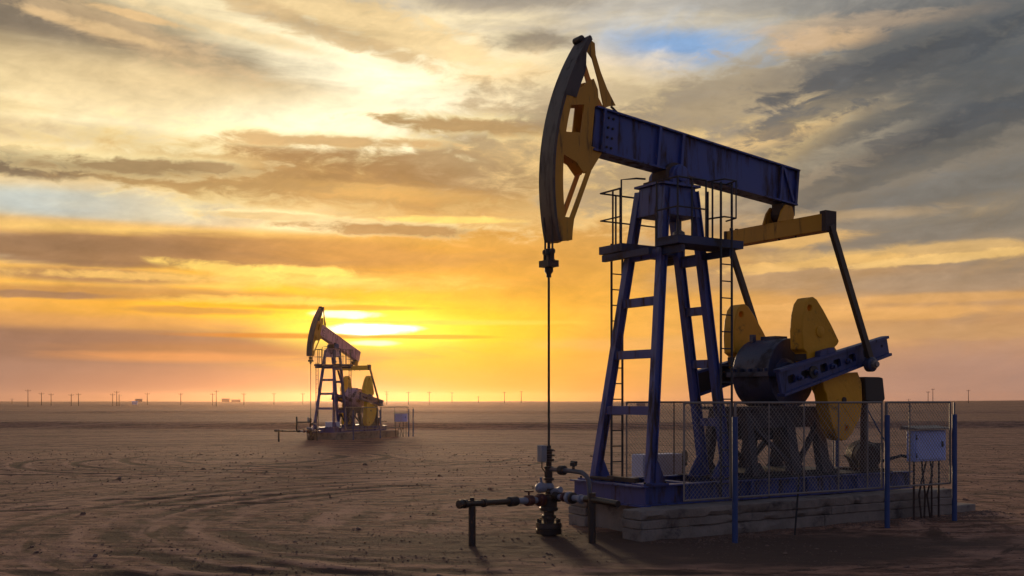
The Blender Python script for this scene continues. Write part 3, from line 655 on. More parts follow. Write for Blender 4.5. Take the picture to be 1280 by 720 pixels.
    for x, w in ((3.86, 0.15), (4.85, 0.17), (5.62, 0.15)):
        for sg in (-1, 1):
            MB().bar((x-0.03, sg*0.60, TOP+0.02), (x, sg*0.36, 1.93), 0.22 if x > 4 else 0.16, w, up=(1, 0, 0) if x > 4 else (0, 1, 0), h1=0.20 if x > 4 else 0.16).build('leg', 'stand steel', st)
            MB().plate([[(x-0.30, TOP+0.02), (x+0.30, TOP+0.02), (x+0.12, TOP+0.26), (x-0.12, TOP+0.26)]], sg*0.60-0.012, sg*0.60+0.012).build('gusset', 'stand steel', st)
        MB().box((x-0.06, -0.42, 1.70), (x+0.06, 0.42, 1.93)).build('arch_plate', 'stand steel', st)
    for sg in (-1, 1):
        for (xa, xb) in ((3.98, 4.74), (5.52, 4.95)):
            MB().bar((xa, sg*0.46, 1.62), (xb, sg*0.58, 0.98), 0.10, 0.06, up=(0, 1, 0)).build('diagonal_brace', 'stand steel', st)
        MB().box((3.95, sg*0.44-0.02, 1.62), (5.6, sg*0.44+0.02, 1.93)).build('side_rail', 'stand steel', st)
    MB().box((4.1, -0.3, 1.40), (4.62, 0.3, 1.70)).build('sump', 'black steel', st)
    MB().box((3.60, -0.62, TOP+0.022), (5.95, 0.62, TOP+0.10)).build('bed_plate', 'black steel', st)
    # brake drum and input pulley behind the gearbox
    bd = MB().plate([[(6.32, 2.10), (6.78, 2.04), (6.86, 2.12), (6.80, 2.50), (6.70, 2.52), (6.30, 2.52)]], -0.92, -0.45).build('brake_housing', 'black steel', root, bevel=0.02)
    MB().tube([(5.60, -0.35, 2.36), (6.40, -0.55, 2.36)], 0.09, 10).build('bracket', 'black steel', bd)
    MB().box((6.44, -0.80, TOP+0.02), (6.54, -0.70, 2.10)).build('bracket', 'rusty steel', bd)
    MB().tube([(6.40, -0.86, 1.98), (6.98, -0.86, 1.28)], 0.014, 6).build('brake_lever', 'post blue', root)
    # ---- motor with belts on the skid tail
    mo = MB().lathe((7.02, -0.30, 1.06), (0.55, 0.83, 0), [(-0.30, 0.12), (-0.28, 0.23), (-0.18, 0.25), (0.25, 0.25), (0.33, 0.22), (0.37, 0.12)], 20).build('motor', 'motor paint', root)
    for k in range(8):
        d = -0.14+0.05*k
        MB().lathe((7.02+0.55*d, -0.30+0.83*d, 1.06), (0.55, 0.83, 0), [(0, 0.24), (0.002, 0.275), (0.012, 0.275), (0.014, 0.24)], 20).build('cooling_fin', 'motor paint', mo)
    MB().box((6.78, -0.62, TOP+0.02), (7.36, 0.08, 0.82)).box((6.88, -0.5, 0.82), (7.2, -0.08, 0.90)).build('foot', 'rusty steel', mo)
    MB().cbox((7.24, -0.42, 1.20), (0.2, 0.16, 0.18)).build('terminal_box', 'black steel', mo)
    MB().lathe((6.80, -0.62, 1.04), (0.55, 0.83, 0), [(-0.06, 0.14), (-0.06, 0.20), (0.05, 0.20), (0.05, 0.14)], 20).build('pulley', 'rusty steel', mo)
    MB().tube([(7.3, -0.5, 0.95), (7.55, -0.55, 1.0), (7.72, -0.6, 1.04), (7.8, -0.75, 1.02)], 0.03, 7).build('cable_duct', 'black steel', mo)
    m = MB()
    rr = random.Random(3)
    for k in range(9):
        x, y = 6.55+rr.random()*0.35, -0.75+rr.random()*0.4; z = TOP+0.02
        m.tube([(x, y, z), (x+rr.uniform(-.1, .1), y, z+0.10+rr.random()*0.15), (x+rr.uniform(-.2, .2), y+rr.uniform(-.1, .1), z+0.2+rr.random()*0.2)], 0.018, 5)
    m.build('brake_linkage', 'rusty steel', root)
    # ---- work platform, rails, ladders
    DZ = 4.72
    pf = MB().box((1.80, -0.98, DZ-0.13), (3.22, -0.42, DZ)).build('platform', 'deck blue', root)
    MB().box((1.65, 0.26, DZ-0.13), (3.05, 0.88, DZ)).build('far_deck', 'deck blue', pf)
    for x in (1.72, 2.98): MB().bar((x, -0.40, DZ-0.20), (x, 0.84, DZ-0.20), 0.11, 0.08).build('joist', 'deck blue', pf)
    for x in (1.95, 3.0): MB().bar((x, -0.93, DZ-0.20), (x, -0.2, DZ-0.20), 0.11, 0.08).build('joist', 'deck blue', pf)
    def hr(name, pts, r=0.016, par=None): return MB().tube(pts, r, 6).build(name, 'rail paint', par)
    h1_ = hr('handrail', [(1.82, -0.44, DZ+0.92), (1.82, -0.95, DZ+0.92), (2.42, -0.95, DZ+0.92)], par=root)
    hr('mid_rail', [(1.82, -0.44, DZ+0.45), (1.82, -0.95, DZ+0.45), (2.42, -0.95, DZ+0.45)], 0.014, h1_)
    for p in ((1.82, -0.44), (1.82, -0.95), (2.12, -0.95), (2.42, -0.95)): hr('post', [(p[0], p[1], DZ), (p[0], p[1], DZ+0.92)], 0.018, h1_)
    h2_ = hr('handrail', [(2.56, -0.95, DZ+0.90), (2.8, -0.95, DZ+0.90), (2.98, -0.95, DZ+0.90)], par=root)
    for p, hh in (((2.46, -0.95), 0.74), ((2.56, -0.95), 0.90), ((2.98, -0.95), 0.90)): hr('post', [(p[0], p[1], DZ), (p[0], p[1], DZ+hh)], 0.018, h2_)
    for zz in (DZ+0.90, DZ+0.30): hr('cage_bar', [(2.46, -0.95, zz), (2.52, -1.26, zz), (2.78, -1.26, zz), (2.86, -0.95, zz)], 0.014, h2_)
    hr('cage_bar', [(2.78, -1.26, DZ+0.90), (2.78, -1.26, DZ+0.30)], 0.014, h2_)
    h3_ = hr('handrail', [(1.67, 0.32, DZ+0.92), (1.67, 0.86, DZ+0.92), (2.2, 0.86, DZ+0.92), (2.9, 0.86, DZ+0.92)], par=root)
    hr('mid_rail', [(1.67, 0.32, DZ+0.45), (1.67, 0.86, DZ+0.45), (2.9, 0.86, DZ+0.45)], 0.014, h3_)
    for p in ((1.67, 0.32), (1.67, 0.52), (2.0, 0.86), (2.45, 0.86), (2.9, 0.86)): hr('post', [(p[0], p[1], DZ), (p[0], p[1], DZ+0.92)], 0.018, h3_)
    hr('cage_bar', [(1.67, 0.29, DZ), (1.67, 0.29, DZ+1.06), (2.0, 0.30, DZ+1.12), (2.1, 0.18, DZ+1.1)], 0.016, h3_)
    def ladder(pa, pb, z0, z1, nr):
        m = MB()
        for p in (pa, pb): m.tube([(p[0], p[1], z0), (p[0], p[1], z1)], 0.022, 6)
        o = m.build('ladder', 'rail paint', root)
        for k in range(nr):
            z = z0+0.25+k*(DZ-0.1-z0-0.3)/(nr-1); MB().tube([(pa[0], pa[1], z), (pb[0], pb[1], z)], 0.011, 5).build('rung', 'rail paint', o)
        return o
    ladder((2.64, -1.06), (2.88, -1.06), 0.50, DZ+0.90, 15)
    ladder((2.00, 0.98), (2.24, 0.98), 0.50, DZ+0.1, 15)
mat('pitman paint', (0.07, 0.044, 0.016), 0.55, second=(0.03, 0.028, 0.035), amount=1.0, scale=1.3)
mat('crank blue', (0.034, 0.050, 0.17), 0.45, second=(0.024, 0.034, 0.08), amount=0.9, scale=3.5, grime=(0.02, 0.02, 0.025), grime_at=0.60, streaks=True)
mat('rail paint', (0.028, 0.026, 0.030), 0.5, amount=0.5, scale=5)

# ---------------------------------------------------------------- things round a pump (same local frame: origin at the well)
def rough_slab(m, root, seed):
    """weathered cast block: chipped edges and an uneven face"""
    me = bpy.data.meshes.new('concrete_slab'); me.from_pydata(m.v, [], m.f)
    bm = bmesh.new(); bm.from_mesh(me); bmesh.ops.recalc_face_normals(bm, faces=bm.faces)
    bmesh.ops.bevel(bm, geom=bm.edges[:], offset=0.014, segments=1, affect='EDGES')
    for k in range(6):
        es = [e for e in bm.edges if e.calc_length() > 0.10]
        if not es: break
        bmesh.ops.subdivide_edges(bm, edges=es, cuts=1, use_grid_fill=True)
    n_ = lambda v, s, o: noise_.noise(Vector((v.x*s+o+seed, v.y*s+o, v.z*s)))
    xs = [v.co.copy() for v in bm.verts]; lo = [min(c[i] for c in xs) for i in range(3)]; hi = [max(c[i] for c in xs) for i in range(3)]
    for v in bm.verts:
        c = v.co.copy(); near = sum(1 for i in range(3) if min(c[i]-lo[i], hi[i]-c[i]) < 0.03)
        chip = max(0.0, n_(c, 3.1, 5)-0.18)*0.11 if near >= 2 else 0.0
        mid = Vector([(lo[i]+hi[i])/2 if i else c.x for i in range(3)])
        v.co = c + Vector((n_(c, 6, 0), n_(c, 6, 9), n_(c, 6, 17)))*0.009 + (mid-c).normalized()*chip
    bm.to_mesh(me); bm.free(); me.shade_smooth(); me.set_sharp_from_angle(angle=R(35)); me.materials.append(M['concrete'])
    o = bpy.data.objects.new('concrete_slab', me); COL.objects.link(o); o.parent = root; return o
def build_foundation(root):
    rr = random.Random(5)
    def slabs(y0, y1, x0, x1, names):
        z = 0.0
        for k, h in enumerate((0.155, 0.135, 0.15)):
            x = x0+rr.uniform(-.03, .03); n = 0
            while x < x1-0.3:
                ln = min(rr.uniform(3.4, 4.2), x1-x); jy = rr.uniform(-.015, .015)
                m = MB().box((x, y0+jy, z-0.04 if k == 0 else z+0.002), (x+ln-0.006, y1+jy, z+h))
                rough_slab(m, root, rr.random()*50); x += ln
            z += h
    slabs(-1.40, -0.92, 0.72, 8.25, 'near'); slabs(0.62, 1.15, 1.20, 8.0, 'far')
    rough_slab(MB().box((1.32, -0.905, -0.04), (1.75, 0.605, 0.435)), root, 7.0)
    MB().box((1.76, -0.91, -0.04), (8.0, 0.61, 0.40)).build('fill', 'concrete', root)
def build_wellhead(root, ext=0.0):
    o = 'oily steel'
    MB().lathe((0, 0, -0.05), (0, 0, 1), [(0, 0.12), (0.05, 0.12), (0.06, 0.20), (0.135, 0.205), (0.14, 0.19), (0.155, 0.19), (0.16, 0.205), (0.235, 0.20), (0.24, 0.10)], 24).build('base_flange', o, root)
    for p_ in [(0.165*math.cos(a), 0.165*math.sin(a), 0.185) for a in [2*math.pi*k/10 for k in range(10)]]: bolts([p_], 0.02, (0, 0, 1), 0.06).build('bolt', o, root)
    MB().lathe((0, 0, 0.18), (0, 0, 1), [(0, 0.085), (0.06, 0.085), (0.07, 0.115), (0.12, 0.115), (0.13, 0.085), (0.18, 0.085), (0.19, 0.14)], 18).build('casing_neck', o, root)
    sp = MB().lathe((0, 0, 0.36), (0, 0, 1), [(0, 0.11), (0.02, 0.145), (0.06, 0.145), (0.07, 0.13), (0.20, 0.13), (0.21, 0.165), (0.27, 0.165), (0.275, 0.06)], 18).build('casing_spool', o, root)
    MB().lathe((0, 0, 0.62), (0, 0, 1), [(0, 0.055), (0.06, 0.055), (0.07, 0.10), (0.10, 0.10), (0.11, 0.055), (0.22, 0.055), (0.23, 0.085), (0.26, 0.085), (0.27, 0.06), (0.40, 0.06), (0.41, 0.075), (0.44, 0.075), (0.45, 0.045), (0.52, 0.045), (0.525, 0.085), (0.56, 0.085), (0.565, 0.05), (0.60, 0.05), (0.605, 0.095), (0.63, 0.095), (0.635, 0.055), (0.68, 0.055), (0.685, 0.08), (0.71, 0.08), (0.72, 0.04), (0.77, 0.035)], 16).build('stuffing_box', o, root)
    ln = Vector((-1.68, -0.49, 0)).normalized(); rn = Vector((0.05, -1.08, 0)).normalized()
    # master valve ball towards the left
    MB().lathe(ln*0.05+Vector((0, 0, 0.74)), ln, [(0, 0.05), (0.06, 0.05), (0.065, 0.07), (0.16, 0.085), (0.20, 0.075), (0.24, 0.03)], 14).lathe((0, 0, 0.66), (0, 0, 1), [(0, 0.05), (0.04, 0.085), (0.09, 0.09), (0.14, 0.06)], 14).build('master_valve', 'grey pipe', root)
    MB().tube([tuple(ln*0.17+Vector((0, 0, 0.78))), tuple(ln*0.20+Vector((0, 0, 0.90)))], 0.02, 6).build('valve_stem', 'grey pipe', root)
    # small control box
    MB().cbox((-0.17, -0.06, 1.27), (0.10, 0.13, 0.26)).build('control_box', 'box grey', root, bevel=0.01)
    MB().tube([(-0.13, -0.05, 1.20), (0, 0, 1.20)], 0.018, 6).tube([(-0.13, -0.05, 1.33), (0, 0, 1.33)], 0.018, 6).tube([(-0.17, -0.06, 1.14), (-0.17, -0.06, 1.05), (-0.10, -0.04, 0.98), (-0.07, 0, 0.90)], 0.01, 5).build('conduit', 'black steel', root)
    # flow line to the left
    def along(n, d, z): v = n*d; return (v.x, v.y, z)
    zl = lambda d: 0.545+0.035*d
    MB().tube([along(ln, 0.80, zl(.8)), along(ln, 1.95+ext, zl(1.95))], 0.045, 10).build('flow_line', o, root)
    MB().tube([along(ln, 0.12, zl(.12)), along(ln, 0.80, zl(.8))], 0.050, 10).build('flow_line', 'grey pipe', root)
    for d, r, w, mt in ((0.20, 0.10, 0.10, 'red valve'), (0.27, 0.075, 0.08, 'red valve'), (0.48, 0.085, 0.13, 'red valve'), (0.86, 0.075, 0.18, 'black steel')):
        v = MB().lathe(along(ln, d-w/2, zl(d)), ln, [(0, r*.8), (0.01, r), (w-0.01, r), (w, r*.8)], 12)
        o2 = v.build('valve' if mt == 'red valve' else 'coupling', mt, root)
        if d == 0.48: MB().tube([along(ln, d, zl(d)), along(ln, d, zl(d)+0.15)], 0.018, 6).lathe(along(ln, d, zl(d)+0.13), (0, 0, 1), [(0, 0.02), (0.0, 0.075), (0.025, 0.075), (0.025, 0.02)], 12).build('handwheel', 'red valve', o2)
    for d in (1.50+ext, 1.90+ext, 2.0+ext):
        MB().lathe(along(ln, d-0.03, zl(d)), ln, [(0, 0.05), (0.005, 0.065), (0.055, 0.065), (0.06, 0.05)], 10).build('coupling', o, root)
    MB().tube([along(ln, 1.75+ext, -0.05), along(ln, 1.75+ext, zl(1.75)-0.03)], 0.052, 10).tube([along(ln, 1.75+ext, zl(1.75)), along(ln, 1.75+ext, zl(1.75)+0.09)], 0.035, 8).build('pipe_stand', o, root)
    if ext:      # this one also has a standing riser on the line
        MB().tube([along(ln, 1.0, zl(1.0)), along(ln, 1.0, 1.45)], 0.05, 8).tube([along(ln, 1.0, 1.12), along(ln, 0.05, 1.12)], 0.035, 8).build('riser', o, root)
    # right branch and bypass
    MB().tube([along(rn, 0.12, 0.60), along(rn, 0.92, 0.62)], 0.048, 10).build('branch_line', 'grey pipe', root)
    for d, r, w, mt in ((0.22, 0.085, 0.10, o), (0.40, 0.075, 0.06, 'red valve'), (0.52, 0.095, 0.07, 'grey pipe'), (0.60, 0.09, 0.05, o), (0.80, 0.07, 0.06, 'grey pipe')):
        MB().lathe(along(rn, d-w/2, 0.61), rn, [(0, r*.8), (0.01, r), (w-0.01, r), (w, r*.8)], 12).build('valve' if mt == 'red valve' else 'coupling', mt, root)
    MB().tube([along(rn, 0.10, 0.66), along(rn, 0.30, 0.72)], 0.05, 8).build('side_outlet', 'grey pipe', root)
    MB().tube([along(rn, 0.90, 0.62), along(rn, 1.20, 0.62), along(rn, 1.65, 0.60)], 0.05, 10).build('branch_line', o, root)
    MB().tube([along(rn, 1.06, -0.05), along(rn, 1.06, 0.72)], 0.056, 10).build('pipe_stand', o, root)
    MB().tube([along(rn, 0.04, 1.02), along(rn, 0.62, 1.02), along(rn, 0.82, 1.01), along(rn, 0.92, 0.97), along(rn, 0.98, 0.90), along(rn, 1.0, 0.80), along(rn, 1.0, 0.66)], 0.036, 10).build('bypass_pipe', 'bypass paint', root)
    for d, w, r, mt in ((0.34, 0.12, 0.075, 'black steel'),):
        MB().lathe(along(rn, d-w/2, 1.02), rn, [(0, r*.7), (0.01, r), (w-0.01, r), (w, r*.7)], 10).build('valve', mt, root)
    MB().tube([along(rn, 0.62, 1.02), along(rn, 0.62, 1.15)], 0.022, 7).lathe(along(rn, 0.62, 1.10), (0, 0, 1), [(0, 0.02), (0.0, 0.055), (0.05, 0.055), (0.06, 0.02)], 10).tube([along(rn, 0.56, 1.16), along(rn, 0.70, 1.16)], 0.016, 6).build('needle_valve', 'black steel', root)
mat('bypass paint', (0.045, 0.038, 0.034), 0.5, second=(0.13, 0.13, 0.15), amount=0.9, scale=6)

def chain_link(x0, x1, z0, z1, y, r=0.0034, cell=0.075):
    """real wires: two families of diagonals clipped to the panel, the families a wire apart"""
    m = MB(); h = z1-z0
    for sg in (-1, 1):
        k = -int(h/cell)-1 if sg > 0 else 0
        c = x0-h if sg > 0 else x0
        while c < (x1 if sg > 0 else x1+h):
            # line x = c + sg*(z-z0)
            za, zb = z0, z1; xa, xb = c, c+sg*h
            pts = []
            lo = max(0, (x0-c)/sg if sg > 0 else (c-x1)); hi = min(h, (x1-c) if sg > 0 else (c-x0))
            if hi-lo > 0.01:
                p, q = (c+sg*lo, y+sg*r, z0+lo), (c+sg*hi, y+sg*r, z0+hi)
                m.tube([p, q], r, 3, cap=False)
            c += cell
    return m
def build_fence(root, posts, panels, y, top=2.06, post_h=1.85, wire_r=0.0034, cell=0.075, bottom=0.64, fr_r=0.017):
    for x in posts:
        o = MB().tube([(x, y-0.06, -0.05), (x, y-0.06, post_h)], 0.044, 12).build('post', 'post blue', root)
        MB().tube([(x, y-0.055, post_h), (x, y-0.055, top)], 0.018, 6).build('post_tip', 'galvanised', o)
    for (x0, x1, mids) in panels:
        fr = MB()
        for z in (bottom, top): fr.tube([(x0, y, z), (x1, y, z)], fr_r, 6)
        for x in [x0]+mids+[x1]: fr.tube([(x, y, bottom), (x, y, top)], fr_r*0.85 if x in mids else fr_r, 6)
        f = fr.build('panel_frame', 'galvanised', root)
        w = chain_link(x0, x1, bottom, top, y+0.012, wire_r, cell).build('chain_link_mesh', 'wire', root, fix=False, smooth=0)
def build_cabinet(root):
    MB().box((0, 0, 1.01), (0.90, 0.16, 1.56)).build('body', 'cabinet paint', root, bevel=0.012)
    MB().box((0.04, -0.022, 1.05), (0.86, -0.002, 1.53)).build('door', 'cabinet paint', root)
    for z in (1.12, 1.44): MB().tube([(0.045, -0.022, z-0.04), (0.045, -0.022, z+0.04)], 0.012, 6).build('hinge', 'black steel', root)
    MB().box((0.74, -0.045, 1.26), (0.77, -0.022, 1.36)).build('handle', 'black steel', root)
    MB().add([(-0.06, -0.10, 1.60), (0.96, -0.10, 1.60), (0.96, 0.24, 1.64), (-0.06, 0.24, 1.64), (-0.06, -0.10, 1.575), (0.96, -0.10, 1.575), (0.96, 0.24, 1.575), (-0.06, 0.24, 1.575)], [(0,1,2,3),(7,6,5,4),(0,4,5,1),(1,5,6,2),(2,6,7,3),(3,7,4,0)]).build('rain_roof', 'galvanised', root)
    for x in (0.10, 0.80):
        for y in (0.08,): MB().tube([(x, y, -0.05), (x, y, 1.01)], 0.02, 6).build('leg', 'rusty steel', root)
    for x, b in ((0.32, 0.05), (0.44, -0.06), (0.56, 0.08), (0.64, -0.03)):
        MB().tube([(x, 0.08, 1.01), (x+b, 0.10, 0.75), (x-b*0.5, 0.12, 0.4), (x+b*.4, 0.10, -0.04)], 0.018, 6).build('cable', 'rusty steel', root)

# ---------------------------------------------------------------- ground: one sheet to the horizon with ruts, bumps, a shallow hollow and a low bank
def vnoise(x, y, seed=0):
    xi, yi = np.floor(x).astype(np.int64), np.floor(y).astype(np.int64); fx, fy = x-xi, y-yi
    fx = fx*fx*(3-2*fx); fy = fy*fy*(3-2*fy)
    def hsh(a, b):
        h = (a*374761393 + b*668265263 + seed*974711) & 0x7fffffff
        h = ((h ^ (h >> 13))*1274126177) & 0x7fffffff
        return ((h ^ (h >> 16)) & 0xffff)/65535.0
    v = hsh(xi, yi)*(1-fx)*(1-fy)+hsh(xi+1, yi)*fx*(1-fy)+hsh(xi, yi+1)*(1-fx)*fy+hsh(xi+1, yi+1)*fx*fy
    return v*2-1
def fbm(x, y, oct=4, seed=0, lac=2.03, gain=0.5):
    s, a = np.zeros_like(x), 1.0
    for k in range(oct):
        s += a*vnoise(x, y, seed+k*17); x, y, a = x*lac+3.7, y*lac+1.9, a*gain
    return s
sstep = lambda a, b, v: (lambda t: t*t*(3-2*t))(np.clip((v-a)/(b-a), 0, 1))
def arc_pts(cx, cy, r, a0, a1, n=40): return [(cx+r*math.cos(R(a0+(a1-a0)*k/n)), cy+r*math.sin(R(a0+(a1-a0)*k/n))) for k in range(n+1)]
def curve(p, q, bend, n=24):
    (x0, y0), (x1, y1) = p, q; dx, dy = x1-x0, y1-y0
    return [(x0+dx*t-dy*bend*4*t*(1-t), y0+dy*t+dx*bend*4*t*(1-t)) for t in [k/n for k in range(n+1)]]
RUTS = []      # (points, depth, half width)
def track(pts, gauge=1.75, depth=0.035, hw=0.15):
    P = np.array(pts); d = np.gradient(P, axis=0); n = np.stack([-d[:, 1], d[:, 0]], 1); n /= np.linalg.norm(n, axis=1)[:, None]+1e-9
    for s in (-0.5, 0.5): RUTS.append((P+n*gauge*s, depth*0.40, hw*0.9))
track(curve((-14.0, 18.6), (-5.0, 23.2), 0.05), depth=0.075, hw=0.17)
track(curve((-5.0, 23.2), (6, 34), -0.08), depth=0.03)
track(arc_pts(1.5, 19.5, 8.2, 130, 275), depth=0.05, hw=0.22)
track(arc_pts(1.8, 19.7, 9.1, 125, 268), depth=0.03, hw=0.28)
track(arc_pts(1.2, 20.2, 7.4, 140, 262), depth=0.03, hw=0.25)
track(arc_pts(2.5, 19.0, 10.0, 120, 262), depth=0.03, hw=0.22)
track(arc_pts(1.0, 18.6, 6.4, 165, 262), depth=0.03, hw=0.25)
track(curve((-16, 25.5), (4, 27.0), 0.06), depth=0.035)
track(curve((-20, 33), (8, 30), -0.05), depth=0.04)
track(arc_pts(-10, 37, 5.5, 20, 330), depth=0.05, hw=0.2)
track(arc_pts(-14, 40, 8.5, 200, 390), depth=0.05, hw=0.25)
track(arc_pts(-6, 40, 7.0, 160, 360), depth=0.05, hw=0.2)
track(curve((-30, 48), (10, 46), 0.06), depth=0.06, hw=0.3)
track(curve((-2, 52), (24, 38), -0.06), depth=0.06, hw=0.3)
track(curve((14, 22), (30, 34), 0.1), depth=0.05)
track(curve((-4, 12.5), (16, 15.0), -0.06), depth=0.03, hw=0.2)
track(curve((-8, 14.0), (0, 12.6), 0.05), depth=0.03, hw=0.2)
rt = random.Random(23)
for k in range(16):      # more crossing passes of trucks
    x0, y0 = rt.uniform(-34, -2), rt.uniform(20, 56); track(curve((x0, y0), (x0+rt.uniform(14, 34), y0+rt.uniform(-9, 9)), rt.uniform(-.16, .16), 20), depth=rt.uniform(.012, .03), hw=rt.uniform(.14, .3))
for k in range(6):
    track(arc_pts(rt.uniform(-14, 2), rt.uniform(17, 26), rt.uniform(5, 11), rt.uniform(90, 160), rt.uniform(220, 330), 30), depth=rt.uniform(.012, .025), hw=rt.uniform(.14, .26))
track(curve((-40, 58), (30, 60), 0.02), depth=0.06, hw=0.4)
def ground_h(x, y):
    d = y+7*fbm(x/60, y/60, 3, 5)
    h = -0.40*sstep(38, 62, d)+0.52*sstep(96, 103, d)-0.10*sstep(103, 150, d)
    h = h+0.28*sstep(168, 174, d+8*fbm(x/90, y/90, 2, 9))-0.28*sstep(176, 240, d)
    r = np.hypot(x, y)
    h = h+1.5*sstep(0.30, 0.55, x/np.maximum(y, 1))*sstep(250, 600, r)
    h = h+0.6*fbm(x/140, y/140, 3, 31)*sstep(120, 400, r)
    # trodden, wind-combed dirt
    h = h+0.003*fbm(x/3.0, y/2.0, 4, 3)*np.clip(r/20, 0.7, 3.0)+0.03*fbm(x/16, y/9, 3, 8)*sstep(8, 30, r)
    h = h+0.007*fbm(x/0.30, y/0.26, 3, 12)
    near = r < 75
    add = np.zeros_like(h); xs, ys = x[near], y[near]; a2 = np.zeros_like(xs)
    wob = 0.10*fbm(xs/1.2, ys/1.2, 2, 40)
    for P, dep, hw in RUTS:
        lo, hi = P.min(0)-3*hw-0.3, P.max(0)+3*hw+0.3
        sel = (xs > lo[0]) & (xs < hi[0]) & (ys > lo[1]) & (ys < hi[1]); X = np.stack([xs[sel], ys[sel]], 1)
        if not len(X): continue
        dm = np.full(len(X), 9.0)
        for A, Bq in zip(P[:-1], P[1:]):
            v = Bq-A; t = np.clip(((X-A)@v)/(v@v), 0, 1); dm = np.minimum(dm, np.linalg.norm(X-A-t[:, None]*v, axis=1))
        dm = np.abs(dm+wob[sel]*0.6)/hw
        fade = 0.55+0.45*vnoise(X[:, 0]/1.9, X[:, 1]/1.9, 71)
        a2[sel] += dep*fade*(-np.exp(-dm**2)+0.55*np.exp(-((dm-1.75)/0.55)**2))
    add[near] = a2
    ground_h.wear = add.copy()
    # flat pads where the pumps stand
    flat = np.ones_like(h); base = np.zeros_like(h)
    for (px, py, hx, gz) in PADS:
        k = 1-sstep(hx*0.55, hx, np.hypot(x-px, (y-py))); flat = flat*(1-k); base = base+k*gz
    small = 0.008*fbm(x/2.2, y/1.5, 4, 3)+0.009*fbm(x/0.30, y/0.26, 3, 12)
    return (h+add)*flat+base+small*(1-flat)
PADS = [(3.2, 19.5, 7.0, -0.02), (-10.6, 69.5, 8.0, -0.36)]
def ground_z(x, y): return float(ground_h(np.array([float(x)]), np.array([float(y)]))[0])

def build_ground():
    radii = [2.0]
    while radii[-1] < 1650: radii.append(radii[-1]*(1.0085 if radii[-1] < 120 else 1.03)+ (0.0))
    rad = np.array(radii)
    fine = np.linspace(-34, 34, 440); coarse = np.concatenate([np.linspace(34, 326, 60)[1:-1]])
    ang = np.radians(np.concatenate([fine, coarse])); na, nr = len(ang), len(rad)
    A, Rr = np.meshgrid(ang, rad); x, y = (Rr*np.sin(A)).ravel(), (Rr*np.cos(A)).ravel()
    z = ground_h(x, y); W_ = ground_h.wear
    co = np.stack([x, y, z], 1); co = np.vstack([co, [[0, 0, float(z[:na].mean())]]])
    i = np.arange(nr-1)[:, None]*na; j = np.arange(na)[None, :]; jn = (j+1) % na
    quads = np.stack([i+j, i+na+j, i+na+jn, i+jn], -1).reshape(-1, 4)[:, ::-1]
    tris = np.stack([np.full(na, nr*na), np.arange(na), (np.arange(na)+1) % na], 1)[:, ::-1]
    me = bpy.data.meshes.new('ground'); nq, nt_ = len(quads), len(tris)
    me.vertices.add(len(co)); me.vertices.foreach_set('co', co.astype(np.float32).ravel())
    me.loops.add(nq*4+nt_*3); me.loops.foreach_set('vertex_index', np.concatenate([quads.ravel(), tris.ravel()]).astype(np.int32))
    me.polygons.add(nq+nt_); st = np.concatenate([np.arange(nq)*4, nq*4+np.arange(nt_)*3]).astype(np.int32)
    me.polygons.foreach_set('loop_start', st); me.update(calc_edges=True); me.validate(); me.shade_smooth()
    o = bpy.data.objects.new('ground', me); COL.objects.link(o)
    if me.polygons[len(me.polygons)//2].normal.z < 0: me.flip_normals()
    wear = np.concatenate([W_, [0.0]]).astype(np.float32); at_ = me.attributes.new('wear', 'FLOAT', 'POINT'); at_.data.foreach_set('value', wear)
    me.materials.append(ground_mat()); o['kind'] = 'structure'; o['label'] = 'bare brown dirt ground scored with curving tyre tracks'
    return o
